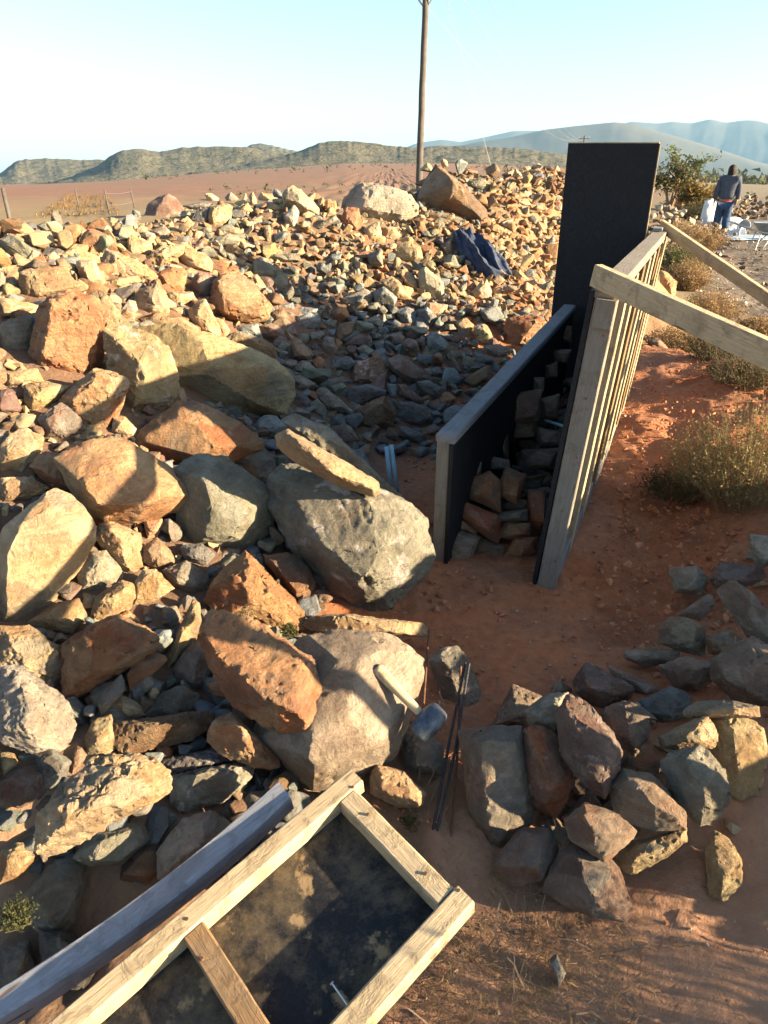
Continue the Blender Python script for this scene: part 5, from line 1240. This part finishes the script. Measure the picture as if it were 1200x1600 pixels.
shrub('shrub', gp(1100, 770), .28, .46, 300, 'twiggy half-dry shrub in front of the bushy one', 'shrub', 'sage', 'dry', 3, .0015, .011, 12)
right = [((1072, 452), .42, .55, 'dry', 'straw-coloured bush beside the track, nearest the tall form', 'dry'), ((1062, 428), .55, .7, 'green', 'yellow-green bush behind the tall form', 'green'), ((1108, 500), .40, .42, 'dry', 'dry bush between the two timber braces', 'dry'),
         ((1090, 392), .75, .6, 'dry', 'wide straw-coloured grass clump left of the walking person', 'dry'), ((1060, 380), .7, .55, 'dry', 'straw-coloured clump just behind the end of the farther brace', 'dry'), ((1120, 560), .38, .30, 'olive', 'low dark bush under the nearer brace', 'olive'),
         ((1165, 598), .36, .26, 'olive', 'low dark weedy bush on the mound at the right edge', 'olive'), ((1060, 545), .34, .26, 'dry', 'low dry weeds beside the tall form', 'dry'), ((1095, 345), 1.1, .8, 'olive', 'dark green bush at the feet of the walking person', 'olive'),
         ((1065, 330), 1.0, .8, 'dry', 'dry bush beside the small stone heap', 'dry'), ((1180, 520), .3, .22, 'dry', 'small dry tuft by the right edge under the farther brace', 'dry')]
for i, (p, rad, h, lm, lab, _) in enumerate(right):
    d_ = hit(*p); k_ = max(1, d_.y/5)
    shrub('bush', gp(*p), rad, h, 420, lab, 'bush', lm, 'dry' if lm == 'dry' else 'twig', 60+i, .0022*k_**.7, .016*k_**.8, 12)
for i, (x, y, r_, h_) in enumerate(((1.75, .35, .5, .55), (2.1, .0, .5, .7), (2.6, 3.2, .5, .6))):  # unseen bushes added outside the frame to dapple the ground with shade
    shrub('bush', Vector((x, y, h1(x, y))), r_, h_, 420, ['dry bush just outside the lower right corner, shading the footway', 'taller dry bush behind the one outside the lower right corner', 'dry bush beyond the right edge beside the stone heap'][i], 'bush', 'dry', 'twig', 300+i, .002, .016, 8)
# dry tufts behind the crest
for i, (px, Y, w, h, lab) in enumerate(((500, 11, .45, .5, 'dry yellow bush behind the crest left of the huge grey boulder'), (545, 13, .5, .35, 'low dry bush behind the crest beside the gravel road'), (250, 13, .5, .35, 'dry grass clump behind the boulder with a purple face'), (130, 14, .9, .5, 'dry grass clump beyond the heap, below the vineyard rows'), (60, 11, .7, .4, 'dry grass clump at the left beyond the heap'), (415, 14, .6, .3, 'dry grass behind the middle of the crest'))):
    p = at(px, 300, Y=Y); p.z = h1(p.x, p.y); shrub('bush', p, w, h, 260, lab, 'bush', 'dry', 'dry', 90+i, .005, .03, 8)

# small trees on the right
def tree(c, h, w, n, label, lm, seed):
    rnd = random.Random(seed); root = empty('tree', c, label, 'tree'); bm = bmesh.new(); tips = []
    for k in range(4):
        a = rnd.uniform(0, 6.283); t = Vector((math.cos(a)*w*.35, math.sin(a)*w*.35, h*rnd.uniform(.6, .9))); m1 = t*.45+Vector((0, 0, h*.08))
        tube_bm([Vector((0, 0, -.1)), m1, t], [.07, .045, .015], 6, bm); tips += [m1.lerp(t, .4), t]
        for _ in range(4):
            b = m1.lerp(t, rnd.random()); e = b+Vector((rnd.gauss(0, w*.25), rnd.gauss(0, w*.25), h*rnd.uniform(.05, .3))); tube_bm([b, (b+e)/2+Vector((0, 0, .05)), e], [.025, .018, .008], 5, bm); tips += [e, (b+e)/2]
    o = bm_obj('trunk', bm, M['twig'], root); vs_, fs_ = [], []
    cl = [(rnd.choice(tips), rnd.uniform(.14, .30)*w) for _ in range(34)]
    for _ in range(n):
        t, r = rnd.choice(cl); p = t+Vector((rnd.gauss(0, 1), rnd.gauss(0, 1), rnd.gauss(0, .7)))*r*.55; leaf(vs_, fs_, p, rnd.uniform(.09, .19), rnd)
    mesh_obj('crown', vs_, fs_, M[lm], root, smooth=False); return root
def tp_(px, Y): p = at(px, 300, Y=Y); return Vector((p.x, p.y, h1(p.x, p.y)))
tree(tp_(1050, 30), 1.9, 1.5, 2000, 'dark olive tree just right of the tall black board', 'olive', 1)
tree(tp_(1066, 33), 2.3, 1.1, 900, 'loose open-crowned tree in the middle of the roadside trees', 'green', 2)
tree(tp_(1083, 28), 1.25, 1.2, 1700, 'ochre-leaved small tree, rightmost of the roadside trees', 'rustleaf', 3)
tree(tp_(1100, 34), 1.0, 1.6, 1800, 'low grey-green tree behind the ochre-leaved one', 'sage', 4)
# tree line and settlement far across the plain on the right
vs, fs = [], []
for _ in range(260):
    px = rc.uniform(1100, 1290); Y = rc.uniform(420, 900); p = at(px, 300, Y=Y); p.z = h1(p.x, p.y); blob(p, rc.uniform(3, 7), 14)
tag(mesh_obj('treeline', vs, fs, M['olive'], smooth=False), 'dark line of trees far across the plain on the right', None, kind='stuff')
hp = at(1180, 290, Y=620); hp.z = h1(hp.x, hp.y)
root = empty('farmhouse', hp, 'small white farmhouse far away on the plain at the right', 'house')
bm = bmesh.new(); bmesh.ops.create_cube(bm, size=1)
for v in bm.verts: v.co = Vector((v.co.x*9, v.co.y*6, (v.co.z+.5)*3.2))
bm_obj('wall', bm, M['white_plastic'], root)
bm = bmesh.new(); q = [bm.verts.new(c) for c in ((-4.8, -3.3, 3.2), (4.8, -3.3, 3.2), (4.8, 3.3, 3.2), (-4.8, 3.3, 3.2), (-4.8, 0, 4.6), (4.8, 0, 4.6))]
for f in ((0, 1, 5, 4), (2, 3, 4, 5), (0, 4, 3), (1, 2, 5), (0, 3, 2, 1)): bm.faces.new([q[i] for i in f])
bm_obj('roof', bm, M['galv'], root)

# ------------------------------------------------------------------ stone heaps beside the track (each stone its own)
hs = [0]
def small_heap(px, Y, w, h, n, s, label, cols, seed):
    r2 = np.random.default_rng(seed); c = at(px, 300, Y=Y); P, F_, C_ = [], [], []; b_ = 0
    for k in range(n):
        x, y = c.x+r2.normal()*w*.45, c.y+r2.normal()*w*.25; e = math.exp(-(((x-c.x)/w*1.6)**2+((y-c.y)/w*2)**2)); z = h1(x, y)+r2.uniform(0, 1)*h*e
        V, F = PRO[r2.integers(36)]; W = (V*s*r2.uniform(.6, 1.4))@rotm(r2).T; col = cols[r2.integers(len(cols))]; a = np.array(PAL[col][0])*r2.uniform(.8, 1.25)
        c4 = np.concatenate([np.broadcast_to(np.clip(a, 0, .65), (len(V), 3)), np.full((len(V), 1), .4)], 1)
        P.append(W+np.array([x, y, z])); F_.append(F+b_); C_.append(c4); b_ += len(V)
    return tag(mesh_obj('rubble', np.concatenate(P), np.concatenate(F_), M['stone'], smooth=False, col=np.concatenate(C_)), label, None, kind='stuff')
small_heap(1052, 14.5, 1.5, .55, 150, .10, 'small heap of loose stones between the board and the walking person', ['cream', 'brown', 'purple', 'pale'], 1)
small_heap(1050, 19, 2.4, .8, 160, .14, 'larger grey stone heap below the roadside trees', ['pale', 'grey', 'tan'], 2)
small_heap(1178, 30, 4.5, .8, 260, .15, 'low stone heap behind the wheelbarrow', ['brown', 'cream', 'pale', 'purple'], 3)
small_heap(330, 12.0, 3.5, .25, 200, .07, 'scattered stones on the flat behind the left crest', ['tan', 'cream', 'grey'], 4)

# ------------------------------------------------------------------ loose clods, pebbles, gravel
def litter(name, n, xr, yr, sr, cols, seed, label, cond=None, flat=.7, pro=PRO):
    r2 = np.random.default_rng(seed); x = r2.uniform(*xr, n); y = r2.uniform(*yr, n); z = H(x, y); P, F_, C_ = [], [], []; b_ = 0
    for k in range(n):
        if cond and not cond(x[k], y[k], r2): continue
        s = sr[0]*(sr[1]/sr[0])**(r2.random()**2.2); V, F = TINY[r2.integers(len(TINY))]; W = (V*np.array([1, .9, flat])*s)@rotm(r2).T; a = np.array(cols[r2.integers(len(cols))])*r2.uniform(.75, 1.25)
        c4 = np.concatenate([np.broadcast_to(np.clip(a, 0, .6), (len(V), 3)), np.zeros((len(V), 1))], 1)
        P.append(W+np.array([x[k], y[k], z[k]+s*.25+ground_lift(x[k], y[k])])); F_.append(F+b_); C_.append(c4); b_ += len(V)
    return tag(mesh_obj(name, np.concatenate(P), np.concatenate(F_), M['clod'], smooth=False, col=np.concatenate(C_)), label, None, kind='stuff')
def ground_lift(x, y): return 0
def tiny(seed):
    r2 = np.random.default_rng(seed); p = r2.normal(size=(9, 3)); p /= np.linalg.norm(p, axis=1)[:, None]; bm = bmesh.new()
    for q in p: bm.verts.new(q*r2.uniform(.75, 1.05))
    bmesh.ops.convex_hull(bm, input=bm.verts); bm.verts.index_update(); V = np.array([v.co[:] for v in bm.verts]); F = np.array([[v.index for v in f.verts] for f in bm.faces]); bm.free(); return V, F
TINY = [tiny(k) for k in range(14)]
m_, nt_, b_ = newmat('clod_earth'); g = N(nt_); at_ = g.n('ShaderNodeVertexColor', layer_name='tint'); f = g.noise(g.obj(), 60, 6, .7)
g.lk(g.mix(1, at_.outputs['Color'], g.ramp(f, [(.3, .75), (.7, 1.2)]), 'MULTIPLY'), b_.inputs['Base Color']); g.lk(g.bump(f, .006), b_.inputs['Normal']); M['clod'] = m_
red = [(.36, .15, .075), (.30, .12, .06), (.40, .19, .10)]; mixc = [(.28, .2, .14), (.38, .3, .2), (.22, .2, .17), (.33, .14, .07)]
def soil_zone(x, y, r2):
    d = abs((x-1.3)-(y-2.4)*.5); smooth = math.exp(-(((x-.45)/.45)**2+((y-1.75)/.4)**2))
    return r2.random() > smooth*.9
litter('earth_clods', 7000, (.0, 3.0), (1.5, 5.6), (.003, .022), red, 1, 'loose red clods of earth around the forms', soil_zone)
litter('earth_clods', 1600, (.9, 2.2), (2.0, 3.6), (.005, .03), red, 8, 'coarser red clods beside the tall form', lambda x, y, r: abs(x-1.25-(y-2.4)*.5) < .35)
litter('pebbles', 2000, (-.2, 1.8), (.55, 2.2), (.002, .012), mixc, 2, 'small pebbles on the trodden earth')
litter('gravel', 9000, (3.5, 12), (7, 26), (.012, .05), [(.16, .12, .09), (.35, .3, .23), (.12, .08, .06), (.45, .4, .33)], 3, 'gravel of the track on the right', lambda x, y, r: x > .44*y+.2 and x < .72*y)
litter('grit', 11000, (-5, 2.6), (.9, 10.5), (.010, .045), [tuple(v*.66 for v in q) for q in ((.42, .30, .17), (.30, .2, .13), (.3, .28, .22), (.45, .38, .26), (.24, .15, .11))], 9, 'chips and grit lodged between the stones of the heap', lambda x, y, r: heap(x, y), 1.0)
# ------------------------------------------------------------------ dry stems and grass on the ground
def stems(name, n, xr, yr, L, m, seed, label, cond=None, curl=.5, w=.0011, rise=.25):
    rnd = random.Random(seed); vs, fs = [], []
    for _ in range(n):
        x, y = rnd.uniform(*xr), rnd.uniform(*yr)
        if cond and not cond(x, y): continue
        z = h1(x, y)+.004; a = rnd.uniform(0, 6.283); l = rnd.uniform(*L); p = Vector((x, y, z)); pts = [p]; up = rnd.uniform(0, rise)
        for k in range(5):
            a += rnd.gauss(0, curl); p = p+Vector((math.cos(a), math.sin(a), 0))*l/5; q = p.copy(); q.z = z+up*l*math.sin((k+1)/5*3.0)+.002; pts.append(q)
        ribbon(vs, fs, pts, w*rnd.uniform(.7, 1.6), rnd)
    return tag(mesh_obj(name, vs, fs, M[m], smooth=False), label, None, kind='stuff')
stems('dry_grass', 1500, (.05, .75), (.55, 1.5), (.03, .12), 'dry', 1, 'tangle of dry grass stems between the panel and the building stones', lambda x, y: x < .28+.25*(1.4-y) or random.random() < .12, .7)
stems('dry_twigs', 260, (-.25, .6), (.7, 1.75), (.06, .22), 'twig', 2, 'dry twigs and roots lying on the ground', None, .5, .0018)
stems('dry_grass', 900, (.1, .6), (.5, .95), (.02, .08), 'dry', 5, 'dry grass stems in front of the panel', None, .8)
stems('dry_twigs', 120, (1.0, 1.5), (1.85, 2.3), (.05, .16), 'twig', 3, 'nest of fine dry twigs by the right-hand stone heap', None, .8, .0010, .5)
stems('dry_twigs', 200, (1.0, 3.0), (2.4, 5.2), (.04, .15), 'twig', 4, 'twigs scattered on the red earth', None, .6, .0012)
for i, (px, py, zz, r_, h_, n_2, lab) in enumerate(((452, 992, .24, .035, .045, 160, 'small tuft of fresh green weed between the boulders'), (385, 968, .33, .04, .045, 130, 'small dry weed on the edge of the rough rust boulder'), (30, 1440, .1, .05, .06, 140, 'dark green weed in the shade at the lower left'), (640, 1290, .02, .03, .04, 60, 'tiny green weed by the apex of the lying panel'))):
    c_ = at(px, py, z=zz); shrub('weed', c_, r_, h_, n_2, lab, 'weed', 'olive' if i != 1 else 'dry', 'olive' if i != 1 else 'dry', 200+i, .0008, .008, 4)
# ------------------------------------------------------------------ person walking away along the track
def skin(name, pts, edges, m, parent, sub_=2, root_i=0):
    me = bpy.data.meshes.new(name); me.from_pydata([p[0] for p in pts], edges, []); me.materials.append(m)
    o = bpy.data.objects.new(name, me); COL.objects.link(o); o.parent = parent
    s = o.modifiers.new('skin', 'SKIN'); s.use_smooth_shade = True; me.skin_vertices or me
    lay = me.skin_vertices[0].data
    gr = {'hooded_top': 1.28, 'jeans': 1.22, 'hood': 1.3, 'red_shirt_hem': 1.25}.get(name, 1.12)
    for i, p in enumerate(pts):
        r = p[1]; r = r*gr if not isinstance(r, tuple) else tuple(q*gr for q in r); lay[i].radius = (r, r) if not isinstance(r, tuple) else r; lay[i].use_root = (i == root_i)
    ss = o.modifiers.new('sub', 'SUBSURF'); ss.levels = sub_; ss.render_levels = sub_
    return o
pf = at(1121, 373, z=0); pf.z = h1(pf.x, pf.y)
per = empty('person', pf, 'person in a grey-blue hooded top and jeans walking away along the track, arms hanging', 'person'); per.rotation_euler.z = R(-22)
per.scale = (1, 1, 1)
# body: x right, y forward (away), z up; 1.72 m
bd = [((0, 0, .93), (.13, .10)), ((0, .01, 1.10), (.12, .09)), ((0, .0, 1.30), (.15, .10)), ((0, -.01, 1.44), (.10, .07)), ((0, .0, 1.50), .05), ((0, .015, 1.56), .055), ((0, .02, 1.64), (.07, .085)), ((0, .015, 1.71), .04),
      ((-.09, 0, .90), .085), ((-.10, .06, .50), .055), ((-.10, .02, .10), .04), ((-.10, .10, .045), .035), ((-.10, .17, .03), .03),
      ((.09, 0, .90), .085), ((.10, .02, .50), .055), ((.11, -.20, .16), .04), ((.11, -.14, .07), .035), ((.11, -.07, .035), .03),
      ((-.19, 0, 1.41), .055), ((-.25, -.02, 1.14), .042), ((-.27, .03, .90), .028), ((-.275, .04, .85), .025),
      ((.19, 0, 1.41), .055), ((.25, -.01, 1.14), .042), ((.26, .0, .90), .028), ((.265, .0, .85), .025)]
be = [(0, 1), (1, 2), (2, 3), (3, 4), (4, 5), (5, 6), (6, 7), (0, 8), (8, 9), (9, 10), (10, 11), (11, 12), (0, 13), (13, 14), (14, 15), (15, 16), (16, 17), (3, 18), (18, 19), (19, 20), (20, 21), (3, 22), (22, 23), (23, 24), (24, 25)]
for hnd, sx in ((21, -1), (25, 1)):
    hx_, hy_, hz_ = bd[hnd][0]
    for k, (dy, ln) in enumerate(((-.022, .065), (-.008, .08), (.008, .075), (.022, .062))):
        i = len(bd); bd += [((hx_, hy_+dy, hz_-.035), .0095), ((hx_-sx*.006, hy_+dy*1.1, hz_-.035-ln*.5), .0085), ((hx_-sx*.018, hy_+dy*1.1+.004, hz_-.03-ln), .007)]; be += [(hnd, i), (i, i+1), (i+1, i+2)]
    i = len(bd); bd += [((hx_-sx*.012, hy_+.032, hz_-.015), .0095), ((hx_-sx*.02, hy_+.045, hz_-.055), .008)]; be += [(hnd, i), (i, i+1)]
skin('body', bd, be, M['skin'], per)
skin('hooded_top', [((0, 0, .90), (.17, .13)), ((0, 0, 1.08), (.175, .135)), ((0, 0, 1.28), (.185, .13)), ((0, 0, 1.42), (.14, .10)), ((0, -.02, 1.49), (.075, .07)),
      ((-.20, 0, 1.41), .075), ((-.265, -.03, 1.14), .062), ((-.28, .025, .92), .048), ((.20, 0, 1.41), .075), ((.265, -.02, 1.14), .062), ((.275, 0, .92), .048)],
     [(0, 1), (1, 2), (2, 3), (3, 4), (3, 5), (5, 6), (6, 7), (3, 8), (8, 9), (9, 10)], M['hoodie'], per)
skin('hood', [((-.07, -.05, 1.49), .035), ((0, -.095, 1.46), .045), ((0, -.10, 1.38), .03), ((.07, -.05, 1.49), .035)], [(0, 1), (1, 2), (1, 3)], M['hoodie'], per, root_i=1)
skin('red_shirt_hem', [((0, 0, .855), (.165, .125)), ((0, 0, .90), (.166, .126))], [(0, 1)], M['red_cloth'], per)
skin('jeans', [((0, 0, .86), (.155, .12)), ((-.09, 0, .80), .115), ((-.105, .06, .48), .085), ((-.105, .02, .13), .08), ((.09, 0, .80), .115), ((.105, .01, .48), .085), ((.115, -.18, .20), .08)],
     [(0, 1), (1, 2), (2, 3), (0, 4), (4, 5), (5, 6)], M['jeans'], per)
for pts in ([((-.10, -.03, .05), .045), ((-.10, .08, .045), .045), ((-.10, .17, .035), .035)], [((.115, -.235, .15), .042), ((.115, -.17, .085), .045), ((.115, -.09, .04), .036)]):
    skin('shoe', pts, [(0, 1), (1, 2)], M['shoe'], per)
bm = bmesh.new(); bmesh.ops.create_icosphere(bm, subdivisions=4, radius=1)
for v in bm.verts:
    q = v.co; w = .098*(1+.10*max(0, -q.z)); dpt = .115 if q.y > 0 else .125; z = 1.645+q.z*(.105 if q.z > 0 else .19)
    n_w = noise3(np.array([[q.x*7, q.y*7, q.z*1.5]]), 3)[0]*.012
    v.co = Vector((q.x*(w+n_w), -.012+q.y*(dpt+n_w)*(1 if q.z > -.2 or q.y < 0 else .45), z))
bm_obj('hair', bm, M['hair'], per, smooth=True)

# ------------------------------------------------------------------ wheelbarrow, sacks, buckets, sheeting
wb = at(1205, 372, Y=16.5); wb.z = h1(wb.x, wb.y)
root = empty('wheelbarrow', wb, 'grey-blue wheelbarrow half cut off by the right edge', 'wheelbarrow'); root.rotation_euler.z = R(-12)
bm = bmesh.new(); rings = []
for (z, a, b, xo_) in ((.60, .46, .31, .0), (.585, .43, .29, 0), (.34, .24, .20, .04)):
    rings.append([bm.verts.new((xo_+a*math.copysign(abs(math.cos(t))**.6, math.cos(t)), b*math.copysign(abs(math.sin(t))**.6, math.sin(t)), z)) for t in np.linspace(0, 6.283, 25)[:-1]])
for q, r2 in zip(rings, rings[1:]):
    for i in range(24): bm.faces.new((q[i], q[(i+1) % 24], r2[(i+1) % 24], r2[i]))
bm.faces.new(rings[-1]); o = bm_obj('tray', bm, M['tray'], root, smooth=True); o.modifiers.new('t', 'SOLIDIFY').thickness = .012
for s in (-1, 1):
    bm_obj('handle', tube_bm([Vector((-.95, s*.28, .60)), Vector((-.4, s*.24, .42)), Vector((.3, s*.16, .30)), Vector((.62, s*.06, .2))], .017, 8), M['galv'], root, smooth=True)
    bm_obj('leg', tube_bm([Vector((-.30, s*.22, .40)), Vector((-.36, s*.26, .02)), Vector((-.22, s*.26, .02)), Vector((-.05, s*.2, .34))], .014, 8), M['galv'], root, smooth=True)
w_ = [Vector((.62+.17*math.cos(t), 0, .19+.17*math.sin(t))) for t in np.linspace(0, 6.283, 25)]
whl = bm_obj('wheel', tube_bm(w_, .035, 8), M['rubber'], root, smooth=True); bm_obj('hub', tube_bm([Vector((.62, -.07, .19)), Vector((.62, .07, .19))], .05, 10), M['galv'], root)
def sack(px, py, Y, w, d, h, label, m, seed, cat='sack', rot=0):
    c = at(px, py, Y=Y); c.z = h1(c.x, c.y); bm = bmesh.new(); bmesh.ops.create_icosphere(bm, subdivisions=4, radius=1)
    V = np.array([v.co[:] for v in bm.verts]); V = np.sign(V)*np.abs(V)**.6; V = V+fbm(V*1.7+seed, 4, seed)[:, None]*.13*V
    cr = 1-np.abs(fbm(V*2.6+seed, 3, seed+5)); V = V*(1-.10*cr)[:, None]
    for v, q in zip(bm.verts, V): v.co = Vector((q[0]*w, q[1]*d, (q[2]+.9)*h/2))
    o = bm_obj(cat if cat != 'plastic sheet' else 'plastic_sheet', bm, M[m], smooth=True); o.location = c; o.rotation_euler.z = rot; return tag(o, label, cat)
sack(1104, 352, 23.0, .24, .16, .86, 'upright white sack standing just left of the walking person', 'white_plastic', 1)
sack(1140, 356, 22.5, .36, .3, .46, 'bulging white sack half hidden behind the legs of the walking person', 'white_plastic', 2)
sack(1140, 368, 19.5, .26, .2, .26, 'crumpled pale blue plastic bag beside the foot of the walking person', 'blue_plastic', 3)
sack(1166, 366, 18.5, .75, .45, .10, 'flattened pale blue plastic sheet on the track', 'blue_plastic', 4, 'plastic sheet')
def bucket(px, py, Y, label, rx, rz):
    c = at(px, py, Y=Y); c.z = h1(c.x, c.y)+.15
    root = empty('bucket', c, label, 'bucket'); root.rotation_euler = (rx, 0, rz)
    prof = [(-.17, .115), (-.165, .125), (.15, .15), (.155, .162), (.17, .162), (.172, .152)]
    o = bm_obj('pail', tube_bm([Vector((0, 0, a)) for a, r in prof], [r for a, r in prof], 24, cap=False), M['white_plastic'], root, smooth=True); o.modifiers.new('t', 'SOLIDIFY').thickness = .006
    bm_obj('bottom', tube_bm([Vector((0, 0, -.168)), Vector((0, 0, -.162))], .118, 24), M['white_plastic'], root)
    bm_obj('bail', tube_bm([Vector((.165*math.cos(t), .02+.12*math.sin(t), .15)) for t in np.linspace(0, 3.1416, 12)], .004, 5), M['galv'], root)
bucket(1152, 360, 18.8, 'white bucket tipped on its side with its mouth to the left of the wheelbarrow', R(78), R(35))
bucket(1160, 357, 20.2, 'second white bucket tipped over behind the first one', R(80), R(-15))
